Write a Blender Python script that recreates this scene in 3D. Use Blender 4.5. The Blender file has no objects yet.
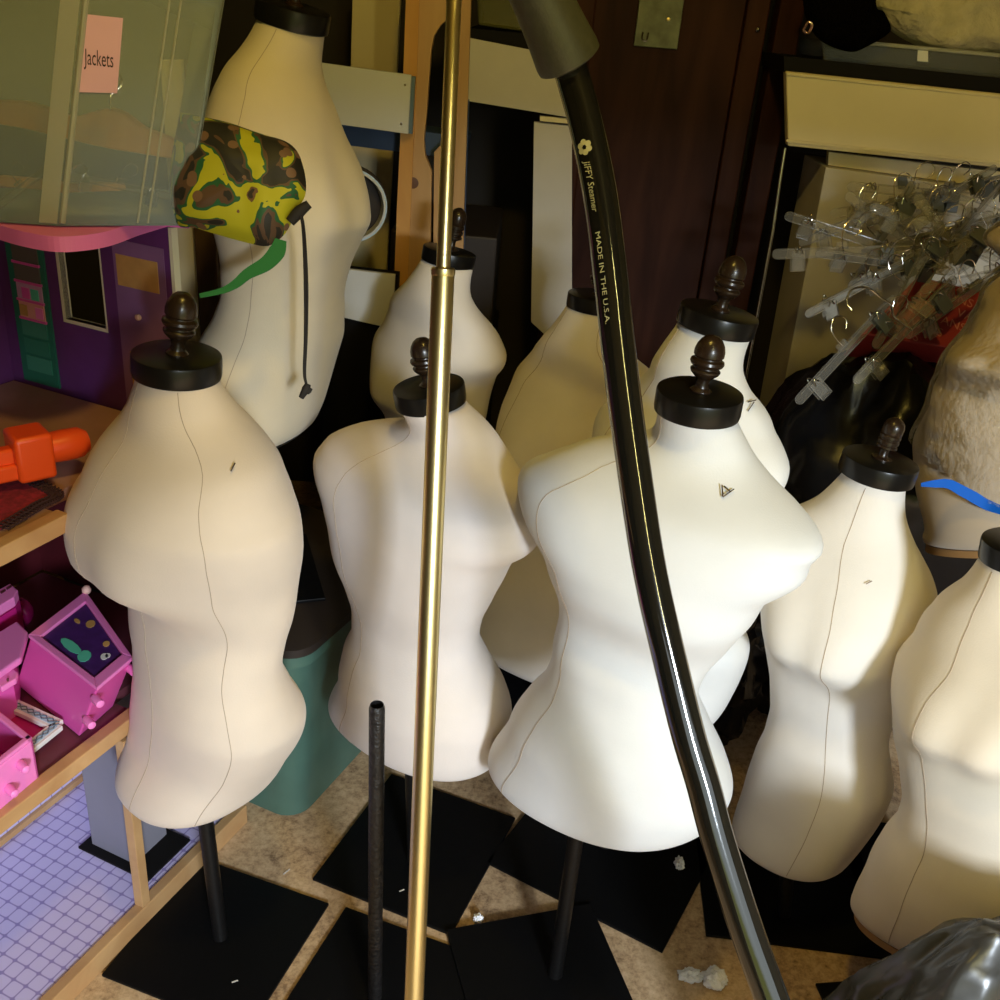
import bpy, bmesh, random
from mathutils import Vector, Matrix, noise
import numpy as np
from math import *
# camera
H=1.47; F=1000.
def cam(pitch=26.6, roll=4.9, yaw=0.):
    p=radians(pitch); r=radians(roll)
    fwd=np.array([0,cos(p),-sin(p)]); up=np.array([0,sin(p),cos(p)]); right=np.array([1.,0,0])
    # image gravity-down leans to the left: rotate camera axes
    # right' , up'
    R=right*cos(r)+up*sin(r)*1; U=up*cos(r)-right*sin(r)
    return R,U,fwd
Rv,Uv,Fv=cam()
C=np.array([0,0,H])
def proj(P):
    d=np.asarray(P,float)-C
    z=d@Fv; return np.stack([500+F*(d@Rv)/z,500-F*(d@Uv)/z],-1)
def depth(P): return (np.asarray(P,float)-C)@Fv
def ray(x,y): return Rv*(x-500)/F-Uv*(y-500)/F+Fv
def on_z(x,y,z):
    r=ray(x,y); t=(z-H)/r[2]; return C+r*t
def on_y(x,y,Y):
    r=ray(x,y); return C+r*(Y/r[1])
def at(x,y,dep): return C+ray(x,y)*dep
def on_plane(x,y,p0,n):
    r=ray(x,y); n=np.asarray(n,float); return C+r*(((np.asarray(p0)-C)@n)/(r@n))
# torso profile: z, half width, front depth, back depth, y centre, exponent
KN=np.array([
[0.000,.158,.098,.108,0,2.2],
[0.012,.168,.106,.116,0,2.2],
[0.060,.178,.112,.126,0,2.2],
[0.110,.180,.112,.130,0,2.2],
[0.170,.168,.106,.116,0,2.2],
[0.225,.140,.094,.090,0,2.2],
[0.275,.122,.086,.076,0,2.2],
[0.320,.124,.090,.078,0,2.2],
[0.380,.140,.096,.088,0,2.2],
[0.440,.152,.098,.098,0,2.2],
[0.490,.164,.094,.104,0,2.2],
[0.525,.184,.088,.104,0,2.15],
[0.555,.196,.080,.100,0.002,2.1],
[0.580,.194,.072,.094,0.004,2.1],
[0.605,.172,.066,.086,0.006,2.1],
[0.625,.136,.062,.078,0.006,2.0],
[0.645,.098,.060,.069,0.005,2.0],
[0.668,.074,.058,.061,0.002,2.0],
[0.695,.062,.055,.056,-.002,2.0],
[0.720,.055,.053,.053,-.004,2.0]])
KF=KN.copy()
KF[9:,1]=[.152,.163,.168,.165,.156,.137,.116,.094,.074,.062,.055]
KF[9:,2]=[.100,.098,.094,.089,.083,.076,.068,.062,.058,.055,.053]
KF[9:,3]=[.100,.106,.108,.106,.100,.090,.080,.070,.061,.056,.053]
def pchip(x,xs,ys):
    h=np.diff(xs); d=np.diff(ys)/h
    m=np.zeros_like(ys)
    for i in range(1,len(xs)-1):
        if d[i-1]*d[i]>0:
            w1=2*h[i]+h[i-1]; w2=h[i]+2*h[i-1]
            m[i]=(w1+w2)/(w1/d[i-1]+w2/d[i])
    m[0]=d[0]; m[-1]=d[-1]
    i=np.clip(np.searchsorted(xs,x)-1,0,len(xs)-2)
    t=(x-xs[i])/h[i]
    return ((1+2*t)*(1-t)**2)*ys[i]+t*(1-t)**2*h[i]*m[i]+t*t*(3-2*t)*ys[i+1]+t*t*(t-1)*h[i]*m[i+1]
WK=np.array([0,.03,.11,.2,.275,.36,.44,.50,.53,.555,.58,.605,.625,.645,.67,.72])
DK=np.array([0,.11,.275,.36,.44,.58,.65,.72])
EK=np.array([0,.11,.2,.30,.38,.44,.50,.555,.605,.66,.72])
PN=['px','py','hz','yaw','tx','ty','s','bu','bz','L','hx','hy']+['w%d'%i for i in range(len(WK))]+['d%d'%i for i in range(len(DK))]+['c%d'%i for i in range(1,len(DK)-1)]+['e%d'%i for i in range(len(EK)-1)]
PD=dict(px=0,py=1.3,hz=.35,yaw=0,tx=0,ty=0,s=.96,bu=.03,bz=.435,L=.95,hx=0,hy=0)
for i in range(len(WK)): PD['w%d'%i]=1.
for i in range(len(DK)): PD['d%d'%i]=1.
for i in range(1,len(DK)-1): PD['c%d'%i]=0.
for i in range(len(EK)-1): PD['e%d'%i]=0.
def torso(q,nz=90,nt=96):
    z=np.linspace(0,.72,nz); t=np.linspace(0,2*pi,nt,endpoint=False)
    kn=KN if q.get('st',0)==1 else KF; nb=q.get('st',0)==2
    a,f,b,cy,n=[pchip(z,kn[:,0],kn[:,i]) for i in range(1,6)]
    mul=pchip(z,WK,np.array([q['w%d'%i] for i in range(len(WK))]))
    dm=pchip(z,DK,np.array([q['d%d'%i] for i in range(len(DK))]))
    co=pchip(z,DK,np.array([0]+[q['c%d'%i] for i in range(1,len(DK)-1)]+[0.]))
    a=a*mul; f=f*dm; b=b*dm
    ct=np.cos(t); st=np.sin(t)
    e=(2/n)[:,None]
    X=a[:,None]*np.sign(ct)*np.abs(ct)**e
    sy=np.sign(st)*np.abs(st)**e
    Y=np.where(st>0,b[:,None],f[:,None])*sy+cy[:,None]+co[:,None]
    dz=z-q['bz']
    g=np.where(dz<0,np.exp(-(dz/.046)**2),np.exp(-(dz/.10)**2))
    front=np.clip(-sy,0,1)**(1.3 if nb else .5)*(st<0)
    xx=np.abs(X)/(a[:,None])
    bx=(1-.13*np.exp(-(xx/.2)**2))/(1+(xx/.72)**5)
    Y=Y-q['bu']*g[:,None]*front*bx
    X=X+pchip(z,EK,np.array([q['e%d'%i] for i in range(len(EK)-1)]+[0.]))[:,None]
    Z=np.repeat(z[:,None],nt,1)
    Z=Z+np.clip(1-Z/.2,0,1)*(q['hx']*X+q['hy']*Y)
    Z=Z*q['L']
    return np.stack([X,Y,Z],-1)*q['s']
def place(V,q):
    # tilts about hem, yaw, move
    cx,sx=cos(q['tx']),sin(q['tx']); cy_,sy_=cos(q['ty']),sin(q['ty']); cz,sz=cos(q['yaw']),sin(q['yaw'])
    Rz=np.array([[cz,-sz,0],[sz,cz,0],[0,0,1]])
    # tilt in world axes: tx about x, ty about y
    Rx=np.array([[1,0,0],[0,cx,-sx],[0,sx,cx]]); Ry=np.array([[cy_,0,sy_],[0,1,0],[-sy_,0,cy_]])
    M=Ry@Rx@Rz
    return V@M.T+np.array([q['px'],q['py'],q['hz']])

Q={}
Q['A']=dict(zip(PN,[-0.414,1.181,0.346,-0.726,-0.019,-0.008,1.022,0.049,0.44,0.908,0.023,0.113,0.729,0.716,0.807,0.95,1.106,1.16,1.172,1.131,1.067,0.983,0.97,1.02,1.083,1.093,1.028,0.927,1.148,0.911,1.02,1.001,1.097,1.176,1.135,0.861,0.015,0.008,0.023,0.016,-0.01,0.002,-0.036,-0.008,0.017,0.005,-0.01,-0.018,-0.014,0.001,0.002,-0.009]),st=2)
Q['B']=dict(zip(PN,[-0.108,1.376,0.319,2.431,0.009,-0.013,0.998,0.048,0.43,0.855,-0.09,0.033,1.112,1.032,0.927,0.932,1.046,1.095,1.095,1.13,1.16,1.143,1.097,1.108,1.134,1.086,1.009,0.981,0.985,0.959,0.953,1.028,1.017,1.043,1.022,0.984,-0.004,0.012,0.017,0.016,0.003,-0.04,0.016,-0.011,-0.007,0.013,0.014,0.008,0.004,0.0,-0.008,-0.015]),st=1)
Q['D']=dict(zip(PN,[0.188,1.156,0.404,2.548,-0.008,0.068,0.958,0.065,0.431,0.915,-0.128,-0.018,1.019,1.038,0.998,0.918,0.909,0.936,0.992,1.112,1.118,1.077,1.025,1.048,1.086,1.027,0.954,0.93,0.975,1.025,1.067,1.007,1.044,1.017,1.007,0.963,-0.005,0.016,-0.0,0.022,0.001,-0.034,0.028,-0.01,-0.01,0.007,0.005,0.001,0.021,0.012,-0.018,-0.011]),st=1)
Q['E']=dict(zip(PN,[-0.168,1.99,0.279,-0.756,0.013,0.049,0.963,0.045,0.425,1.012,0.069,0.048,1.019,1.044,1.019,0.984,0.983,0.941,0.954,1.001,1.035,1.023,0.997,1.03,1.082,1.094,1.081,1.025,0.977,1.065,1.003,1.054,1.011,0.978,0.984,1.033,0.017,-0.004,0.004,0.003,-0.005,-0.032,0.019,0.009,-0.004,0.007,-0.002,-0.012,-0.018,0.005,-0.004,0.002]),st=0)
Q['F']=dict(zip(PN,[0.119,1.91,0.131,-0.587,-0.042,0.035,1.048,0.054,0.415,1.072,0.023,0.083,1.187,1.069,1.025,1.02,1.03,0.985,0.982,0.95,0.922,0.931,1.015,1.093,1.097,1.054,1.041,1.005,1.085,0.964,0.97,1.029,1.062,0.938,1.027,0.988,0.001,-0.007,-0.013,-0.013,0.011,-0.014,-0.007,-0.015,0.011,0.005,0.007,-0.011,-0.012,-0.011,0.014,-0.008]),st=0)
Q['G']=dict(zip(PN,[0.275,1.459,0.367,-0.682,-0.001,0.035,0.945,0.054,0.433,1.015,-0.007,-0.099,0.947,0.967,0.96,0.924,0.868,0.873,1.008,1.067,1.038,0.942,0.827,0.809,0.796,0.867,0.96,1.064,1.068,1.091,1.084,0.914,1.034,0.813,0.922,0.986,0.022,-0.008,0.012,0.002,0.008,-0.016,-0.015,-0.004,0.024,-0.003,0.006,-0.008,-0.008,-0.005,-0.004,-0.01]),st=0)
Q['H']=dict(zip(PN,[0.58,1.335,0.165,-0.756,-0.05,-0.033,0.848,0.062,0.451,1.174,0.04,0.027,0.743,0.731,0.757,0.855,0.963,0.995,0.988,0.999,1.003,1.029,1.03,1.011,1.005,1.0,1.021,0.95,1.041,1.02,1.018,1.038,1.049,0.977,0.968,0.962,0.01,0.006,0.009,-0.007,-0.014,-0.008,-0.02,0.003,0.014,0.002,-0.005,0.001,-0.005,-0.019,-0.028,-0.015]),st=0)
Q['I']=dict(zip(PN,[0.743,1.094,0.247,-0.737,-0.093,-0.106,0.846,0.07,0.447,1.036,0.136,-0.032,1.082,1.015,0.929,0.903,0.961,0.995,0.986,0.983,0.958,0.934,0.931,0.932,0.98,1.005,0.998,0.975,0.966,1.085,1.041,1.038,0.959,1.041,1.065,1.004,0.001,-0.009,-0.001,0.013,0.008,-0.001,-0.011,0.006,0.011,-0.004,-0.012,-0.014,-0.003,0.012,0.005,-0.004]),st=0)
Q['J']=dict(zip(PN,[0.836,1.502,0.72,-0.919,-0.103,-0.046,0.87,0.083,0.405,0.902,0.398,0.064,0.97,0.873,1.004,1.072,1.047,1.036,1.109,1.084,0.942,0.806,0.811,1.024,1.162,1.152,1.037,1.069,0.995,1.176,1.03,1.104,0.841,1.027,0.986,1.09,0.002,-0.046,-0.016,0.038,0.044,0.031,0.013,0.002,-0.021,-0.031,-0.011,0.018,0.035,0.023,-0.026,-0.019]),st=0)
Q['K']=dict(zip(PN,[-0.429,1.608,0.765,1.198,-0.013,0.094,0.947,0.053,0.433,0.951,0.029,-0.021,0.933,0.915,0.92,0.983,1.101,1.079,1.028,0.984,0.931,0.881,0.844,0.856,0.922,1.005,1.044,0.995,0.879,0.876,1.057,1.111,0.99,0.941,1.011,0.974,-0.005,-0.021,-0.021,-0.002,0.004,0.014,-0.028,-0.004,0.013,0.008,0.009,0.006,0.005,-0.005,0.001,0.006]),st=0)
random.seed(4)
SC=bpy.context.scene; COL=SC.collection
# ------------------------------------------------------------- materials
def mat(name,col,rough=.6,metal=0.,spec=.5,noise_amt=0.,noise_scale=20.,bump=0.,bump_scale=200.,col2=None,coat=0.,sheen=0.):
    m=bpy.data.materials.new(name); m.use_nodes=True; nt=m.node_tree; b=nt.nodes['Principled BSDF']
    b.inputs['Base Color'].default_value=(*col,1); b.inputs['Roughness'].default_value=rough; b.inputs['Metallic'].default_value=metal
    b.inputs['Specular IOR Level'].default_value=spec; b.inputs['Coat Weight'].default_value=coat; b.inputs['Sheen Weight'].default_value=sheen
    tc=nt.nodes.new('ShaderNodeTexCoord')
    if noise_amt or col2:
        n=nt.nodes.new('ShaderNodeTexNoise'); n.inputs['Scale'].default_value=noise_scale; n.inputs['Detail'].default_value=5
        nt.links.new(tc.outputs['Object'],n.inputs['Vector'])
        r=nt.nodes.new('ShaderNodeValToRGB'); c2=col2 or tuple(max(0,c*(1-noise_amt)) for c in col)
        r.color_ramp.elements[0].position=.35; r.color_ramp.elements[1].position=.68
        r.color_ramp.elements[0].color=(*c2,1); r.color_ramp.elements[1].color=(*col,1)
        nt.links.new(n.outputs['Fac'],r.inputs['Fac']); nt.links.new(r.outputs['Color'],b.inputs['Base Color'])
    if bump:
        n=nt.nodes.new('ShaderNodeTexNoise'); n.inputs['Scale'].default_value=bump_scale; n.inputs['Detail'].default_value=3
        nt.links.new(tc.outputs['Object'],n.inputs['Vector'])
        bp=nt.nodes.new('ShaderNodeBump'); bp.inputs['Strength'].default_value=bump; bp.inputs['Distance'].default_value=.01
        nt.links.new(n.outputs['Fac'],bp.inputs['Height']); nt.links.new(bp.outputs['Normal'],b.inputs['Normal'])
    return m
def wood(name,c1,c2,scale=(3,3,40),rough=.5,axis=2):
    m=bpy.data.materials.new(name); m.use_nodes=True; nt=m.node_tree; b=nt.nodes['Principled BSDF']; b.inputs['Roughness'].default_value=rough
    tc=nt.nodes.new('ShaderNodeTexCoord'); mp=nt.nodes.new('ShaderNodeMapping'); mp.inputs['Scale'].default_value=scale
    n=nt.nodes.new('ShaderNodeTexNoise'); n.inputs['Scale'].default_value=1.; n.inputs['Detail'].default_value=6; n.inputs['Distortion'].default_value=.6
    r=nt.nodes.new('ShaderNodeValToRGB'); r.color_ramp.elements[0].position=.32; r.color_ramp.elements[1].position=.66
    r.color_ramp.elements[0].color=(*c1,1); r.color_ramp.elements[1].color=(*c2,1)
    nt.links.new(tc.outputs['Object'],mp.inputs['Vector']); nt.links.new(mp.outputs['Vector'],n.inputs['Vector'])
    nt.links.new(n.outputs['Fac'],r.inputs['Fac']); nt.links.new(r.outputs['Color'],b.inputs['Base Color'])
    return m
def clear(name,col,alpha,rough=.25,bump=0.,bscale=30.):
    m=bpy.data.materials.new(name); m.use_nodes=True; nt=m.node_tree; b=nt.nodes['Principled BSDF']; out=nt.nodes['Material Output']
    b.inputs['Base Color'].default_value=(*col,1); b.inputs['Roughness'].default_value=rough
    t=nt.nodes.new('ShaderNodeBsdfTransparent'); mx=nt.nodes.new('ShaderNodeMixShader')
    fr=nt.nodes.new('ShaderNodeFresnel'); fr.inputs['IOR'].default_value=1.45
    ma=nt.nodes.new('ShaderNodeMath'); ma.operation='ADD'; ma.inputs[1].default_value=alpha; ma.use_clamp=True
    nt.links.new(fr.outputs['Fac'],ma.inputs[0]); nt.links.new(ma.outputs[0],mx.inputs['Fac'])
    nt.links.new(t.outputs[0],mx.inputs[1]); nt.links.new(b.outputs[0],mx.inputs[2]); nt.links.new(mx.outputs[0],out.inputs['Surface'])
    if bump:
        tc=nt.nodes.new('ShaderNodeTexCoord'); n=nt.nodes.new('ShaderNodeTexNoise'); n.inputs['Scale'].default_value=bscale; n.inputs['Detail'].default_value=4
        nt.links.new(tc.outputs['Object'],n.inputs['Vector'])
        bp=nt.nodes.new('ShaderNodeBump'); bp.inputs['Strength'].default_value=bump; bp.inputs['Distance'].default_value=.02
        nt.links.new(n.outputs['Fac'],bp.inputs['Height']); nt.links.new(bp.outputs['Normal'],b.inputs['Normal'])
    return m
M={}
M['black']=mat('black_plastic',(.012,.011,.010),.28,spec=.5)
M['cap']=mat('neck_cap_black',(.006,.0055,.005),.3,spec=.3)
M['finial']=mat('dark_bronze',(.020,.011,.006),.27,spec=.45)
M['plate']=mat('base_plate_black',(.004,.004,.0045),.45,spec=.13,bump=.05,bump_scale=60)
M['pole']=mat('pole_black',(.006,.0055,.0055),.38,spec=.3,bump=.1,bump_scale=120)
M['worn']=mat('pole_worn_black',(.018,.016,.016),.4,col2=(.008,.007,.007),noise_scale=90,bump=.3,bump_scale=150)
M['seam']=mat('seam_thread',(.40,.31,.23),.9)
M['brass']=mat('champagne_metal',(.80,.66,.32),.33,metal=1.,bump=.02,bump_scale=300)
M['hose']=mat('black_rubber_hose',(.006,.006,.005),.10,spec=1.0,coat=.6,bump=.015,bump_scale=40)
M['boot']=mat('hose_boot',(.055,.055,.035),.42,noise_amt=.2,noise_scale=160,bump=.08,bump_scale=500)
M['print']=mat('hose_print',(.42,.40,.22),.6)
M['darkwood']=wood('dark_mahogany',(.020,.006,.003),(.052,.018,.010),(14,14,2),.5)
M['darkwood'].node_tree.nodes['Principled BSDF'].inputs['Specular IOR Level'].default_value=.08
M['pine']=wood('pine_boards',(.44,.24,.09),(.60,.37,.16),(12,12,1.6),.5)
M['pineedge']=wood('orange_pine',(.55,.26,.06),(.68,.36,.09),(12,12,1.6),.5)
M['dhwood']=wood('dollhouse_wood_trim',(.42,.22,.09),(.55,.33,.15),(10,10,10),.45)
M['cream']=mat('cream_laminate',(.76,.65,.38),.45,noise_amt=.08,noise_scale=5)
M['whitebox']=mat('white_laminate',(.66,.66,.65),.5,noise_amt=.06,noise_scale=6)
M['card']=mat('white_cardboard',(.60,.56,.50),.7,noise_amt=.1,noise_scale=8)
M['blue']=mat('navy_blue_paint',(.03,.06,.14),.5)
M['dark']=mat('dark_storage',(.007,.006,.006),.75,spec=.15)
M['plankbrown']=wood('brown_plank_wood',(.075,.040,.020),(.12,.07,.04),(14,14,2),.6)
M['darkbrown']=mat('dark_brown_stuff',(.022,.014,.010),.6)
M['green']=mat('green_tub_plastic',(.075,.15,.115),.42,noise_amt=.15,noise_scale=14)
M['pink']=mat('hot_pink_plastic',(.72,.10,.42),.35)
M['pink2']=mat('light_pink_plastic',(.85,.22,.58),.35)
M['magenta']=mat('magenta_plastic',(.50,.015,.20),.35)
M['roofpink']=mat('dollhouse_roof_pink',(.74,.17,.52),.5)
M['purple']=mat('purple_print',(.14,.034,.19),.55,col2=(.10,.025,.125),noise_scale=9)
M['lilac']=mat('lilac_panel',(.27,.13,.30),.55,noise_amt=.2,noise_scale=10)
M['plum']=mat('plum_floor',(.13,.030,.045),.5)
M['maroon']=mat('maroon_wall',(.085,.006,.012),.55,noise_amt=.3,noise_scale=9)
M['cutedge']=mat('white_cut_edge',(.70,.66,.48),.6)
M['attic']=mat('dusty_rose_floor',(.40,.21,.17),.6,noise_amt=.15,noise_scale=14)
M['teal']=mat('teal_print',(.018,.16,.105),.5)
M['tan']=mat('picture_tan',(.58,.33,.10),.6,noise_amt=.2,noise_scale=30)
M['orange']=mat('orange_plastic',(.80,.075,.008),.35)
M['red']=mat('red_lace',(.30,.014,.035),.85,noise_amt=.5,noise_scale=150)
M['lace']=mat('black_lace',(.03,.006,.008),.8)
M['greybox']=mat('grey_lavender_board',(.23,.22,.27),.6,noise_amt=.08,noise_scale=10)
M['white']=mat('white_plastic',(.72,.72,.72),.4)
M['paleblue']=mat('pale_blue_plastic',(.42,.55,.70),.4)
M['slate']=mat('slate_blue_trim',(.10,.16,.22),.5)
M['mint']=mat('mint_print',(.10,.52,.36),.5)
M['violet']=mat('violet_sticker',(.07,.02,.15),.4,noise_amt=.3,noise_scale=60)
M['paper']=mat('pink_paper',(.72,.42,.60),.8,noise_amt=.05,noise_scale=12)
M['ink']=mat('dark_ink',(.03,.012,.02),.8)
M['hangwood']=wood('hanger_wood',(.48,.22,.08),(.62,.32,.13),(20,20,3),.4)
M['bin']=clear('frosted_bin_plastic',(.52,.60,.66),.17,.5,.03,6)
M['bin'].node_tree.nodes['Principled BSDF'].inputs['Specular IOR Level'].default_value=.15
M['binrim']=clear('bin_thick_edge',(.62,.62,.55),.45,.2)
M['clearp']=clear('clear_hanger_plastic',(.42,.39,.33),.11,.12)
M['chrome']=mat('chrome_wire',(.75,.72,.66),.16,metal=1.)
M['clipgrey']=mat('grey_clip',(.10,.11,.105),.35)
M['trash']=mat('black_trash_bag',(.004,.004,.005),.2,spec=.35,bump=.12,bump_scale=9)
M['filmbag']=mat('grey_black_film',(.040,.038,.034),.27,spec=.6,bump=.5,bump_scale=8)
M['redbox']=mat('red_carton',(.30,.022,.020),.55)
M['redprint']=mat('carton_print',(.55,.19,.13),.6)
M['wrap']=clear('plastic_wrap',(.80,.76,.73),.15,.12,1.,95)
for n_ in M['wrap'].node_tree.nodes:
    if n_.type=='FRESNEL': n_.inputs['IOR'].default_value=1.12
M['tape']=mat('blue_tape',(.0,.10,.52),.6,spec=.2)
M['fleece']=mat('cream_fleece',(.56,.50,.33),.95,noise_amt=.22,noise_scale=35,bump=.9,bump_scale=60)
M['fluff']=mat('white_fluff',(.88,.88,.92),1.,bump=.6,bump_scale=120)
M['fur']=mat('black_fur',(.003,.0025,.002),1.,spec=0.,bump=.9,bump_scale=150)
M['steel']=mat('aged_steel_plate',(.085,.08,.045),.36,metal=.85,noise_amt=.4,noise_scale=30)
M['hemboard']=mat('hem_board_tan',(.38,.21,.08),.6,noise_amt=.1)
M['hemblack']=mat('hem_board_black',(.01,.009,.008),.6)
M['strap']=mat('green_webbing',(.012,.15,.03),.7)
M['cord']=mat('black_cord',(.012,.009,.008),.8)
# camo print
def camo():
    m=mat('camouflage_print',(.1,.1,.02),.62); nt=m.node_tree; b=nt.nodes['Principled BSDF']
    tc=nt.nodes.new('ShaderNodeTexCoord')
    n1=nt.nodes.new('ShaderNodeTexNoise'); n1.inputs['Scale'].default_value=12; n1.inputs['Detail'].default_value=2.5; n1.inputs['Distortion'].default_value=1.1
    r1=nt.nodes.new('ShaderNodeValToRGB'); r1.color_ramp.interpolation='CONSTANT'
    el=r1.color_ramp.elements; el[0].position=0; el[0].color=(.014,.012,.008,1); el[1].position=.44; el[1].color=(.09,.045,.022,1)
    for p,c in ((.47,(.012,.09,.030)),(.50,(.42,.40,.010)),(.625,(.15,.075,.035)),(.655,(.03,.024,.014))):
        e=el.new(p); e.color=(*c,1)
    n2=nt.nodes.new('ShaderNodeTexVoronoi'); n2.inputs['Scale'].default_value=34
    r2=nt.nodes.new('ShaderNodeValToRGB'); r2.color_ramp.interpolation='CONSTANT'; r2.color_ramp.elements[0].color=(1,1,1,1); r2.color_ramp.elements[1].color=(0,0,0,1); r2.color_ramp.elements[1].position=.26
    mx=nt.nodes.new('ShaderNodeMix'); mx.data_type='RGBA'; mx.inputs[7].default_value=(.16,.085,.045,1)
    for n in (n1,n2): nt.links.new(tc.outputs['Object'],n.inputs['Vector'])
    nt.links.new(n1.outputs['Fac'],r1.inputs['Fac']); nt.links.new(n2.outputs['Distance'],r2.inputs['Fac'])
    nt.links.new(r2.outputs['Color'],mx.inputs[0]); nt.links.new(r1.outputs['Color'],mx.inputs[6]); nt.links.new(mx.outputs[2],b.inputs['Base Color'])
    return m
M['camo']=camo()
def tiles(rot):
    m=mat('lavender_tiles',(.34,.29,.60),.35); nt=m.node_tree; b=nt.nodes['Principled BSDF']
    tc=nt.nodes.new('ShaderNodeTexCoord'); mp=nt.nodes.new('ShaderNodeMapping'); mp.inputs['Rotation'].default_value=(0,0,rot); mp.inputs['Scale'].default_value=(1/.0255,1/.0255,1/.0255)
    sp=nt.nodes.new('ShaderNodeSeparateXYZ'); nt.links.new(tc.outputs['Object'],mp.inputs['Vector']); nt.links.new(mp.outputs['Vector'],sp.inputs['Vector'])
    def M2(op,a,b2=None,val=None):
        n=nt.nodes.new('ShaderNodeMath'); n.operation=op
        nt.links.new(a,n.inputs[0])
        if b2 is not None: nt.links.new(b2,n.inputs[1])
        if val is not None: n.inputs[1].default_value=val
        return n.outputs[0]
    def dist(ax):
        f=M2('FRACT',sp.outputs[ax]); s=M2('SUBTRACT',f,val=.5); a=M2('ABSOLUTE',s); return M2('POWER',M2('MULTIPLY',a,val=2.),val=6.)
    d=M2('ADD',dist(0),dist(1))
    r=nt.nodes.new('ShaderNodeValToRGB'); e=r.color_ramp.elements
    e[0].position=.42; e[0].color=(.60,.53,.82,1); e[1].position=.74; e[1].color=(.30,.24,.52,1)
    nt.links.new(d,r.inputs['Fac']); nt.links.new(r.outputs['Color'],b.inputs['Base Color'])
    return m
def floor_mat():
    m=mat('particle_board',(.38,.25,.14),.65); nt=m.node_tree; b=nt.nodes['Principled BSDF']
    tc=nt.nodes.new('ShaderNodeTexCoord')
    a=nt.nodes.new('ShaderNodeTexNoise'); a.inputs['Scale'].default_value=95; a.inputs['Detail'].default_value=6; a.inputs['Roughness'].default_value=.7
    c=nt.nodes.new('ShaderNodeTexNoise'); c.inputs['Scale'].default_value=9; c.inputs['Detail'].default_value=3
    r=nt.nodes.new('ShaderNodeValToRGB'); e=r.color_ramp.elements
    e[0].position=.36; e[0].color=(.20,.115,.06,1); e[1].position=.64; e[1].color=(.66,.47,.28,1); q=e.new(.5); q.color=(.50,.33,.18,1)
    mx=nt.nodes.new('ShaderNodeMath'); mx.operation='MULTIPLY_ADD'; mx.inputs[1].default_value=.35; 
    mm=nt.nodes.new('ShaderNodeMath'); mm.operation='MULTIPLY'; mm.inputs[1].default_value=.68
    for n in (a,c): nt.links.new(tc.outputs['Object'],n.inputs['Vector'])
    nt.links.new(a.outputs['Fac'],mm.inputs[0]); nt.links.new(c.outputs['Fac'],mx.inputs[0]); nt.links.new(mm.outputs[0],mx.inputs[2])
    nt.links.new(mx.outputs[0],r.inputs['Fac']); nt.links.new(r.outputs['Color'],b.inputs['Base Color'])
    return m
M['floor']=floor_mat()
def fabric(name,col):
    return mat(name,col,.85,spec=.2,noise_amt=.07,noise_scale=9,bump=.06,bump_scale=420,sheen=.15)
# ------------------------------------------------------------- mesh helpers
def tag(o,label,cat,group=None,kind=None):
    o['label']=label; o['category']=cat
    if group: o['group']=group
    if kind: o['kind']=kind
    return o
def thing(name,label,cat,loc=(0,0,0),group=None):
    o=bpy.data.objects.new(name,None); o.empty_display_size=.05; o.location=loc; COL.objects.link(o); return tag(o,label,cat,group)
def mk(name,vf,m,parent=None,smooth=True,bevel=0.,loc=None,seg=2,label=None,angle=None):
    V,Fc=vf; V=np.asarray(V,float)
    base=np.array(parent_loc(parent)) if parent is not None else (np.array(loc) if loc is not None else V.mean(0)*[1,1,0]+[0,0,V[:,2].min()])
    me=bpy.data.meshes.new(name); me.from_pydata([tuple(v) for v in (V-base)],[],[tuple(int(i) for i in f) for f in Fc]); me.validate()
    bm=bmesh.new(); bm.from_mesh(me); bmesh.ops.recalc_face_normals(bm,faces=bm.faces); bm.to_mesh(me); bm.free()
    for p in me.polygons: p.use_smooth=smooth
    if smooth: me.set_sharp_from_angle(angle=radians(angle or 40))
    ms=m if isinstance(m,list) else [m]
    for x in ms: me.materials.append(x)
    o=bpy.data.objects.new(name,me); COL.objects.link(o)
    if parent is not None: o.parent=parent
    else: o.location=tuple(base)
    if bevel:
        b=o.modifiers.new('bevel','BEVEL'); b.width=bevel; b.segments=seg; b.limit_method='ANGLE'
    if label: o['label']=label
    return o
def parent_loc(o):
    l=np.array(o.location)
    return l+parent_loc(o.parent) if o.parent is not None else l
def join(*vfs):
    V=[];Fs=[];n=0
    for v,f in vfs:
        v=np.asarray(v,float); V.append(v); Fs+= [tuple(i+n for i in q) for q in f]; n+=len(v)
    return np.concatenate(V),Fs
def obox(o,U,W,T):
    o=np.asarray(o,float);U=np.asarray(U,float);W=np.asarray(W,float);T=np.asarray(T,float)
    V=[o,o+U,o+U+W,o+W,o+T,o+U+T,o+U+W+T,o+W+T]
    return np.array(V),[(0,3,2,1),(4,5,6,7),(0,1,5,4),(1,2,6,5),(2,3,7,6),(3,0,4,7)]
def cbox(c,s,rz=0.):
    c=np.asarray(c,float); ca,sa=cos(rz),sin(rz); U=np.array([ca,sa,0])*s[0]; W=np.array([-sa,ca,0])*s[1]; T=np.array([0,0,s[2]])
    return obox(c-U/2-W/2-T/2,U,W,T)
def frame_of(d):
    d=np.asarray(d,float); d=d/np.linalg.norm(d); a=np.array([0,0,1.]) if abs(d[2])<.9 else np.array([1.,0,0])
    x=np.cross(a,d); x/=np.linalg.norm(x); return x,np.cross(d,x),d
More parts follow.
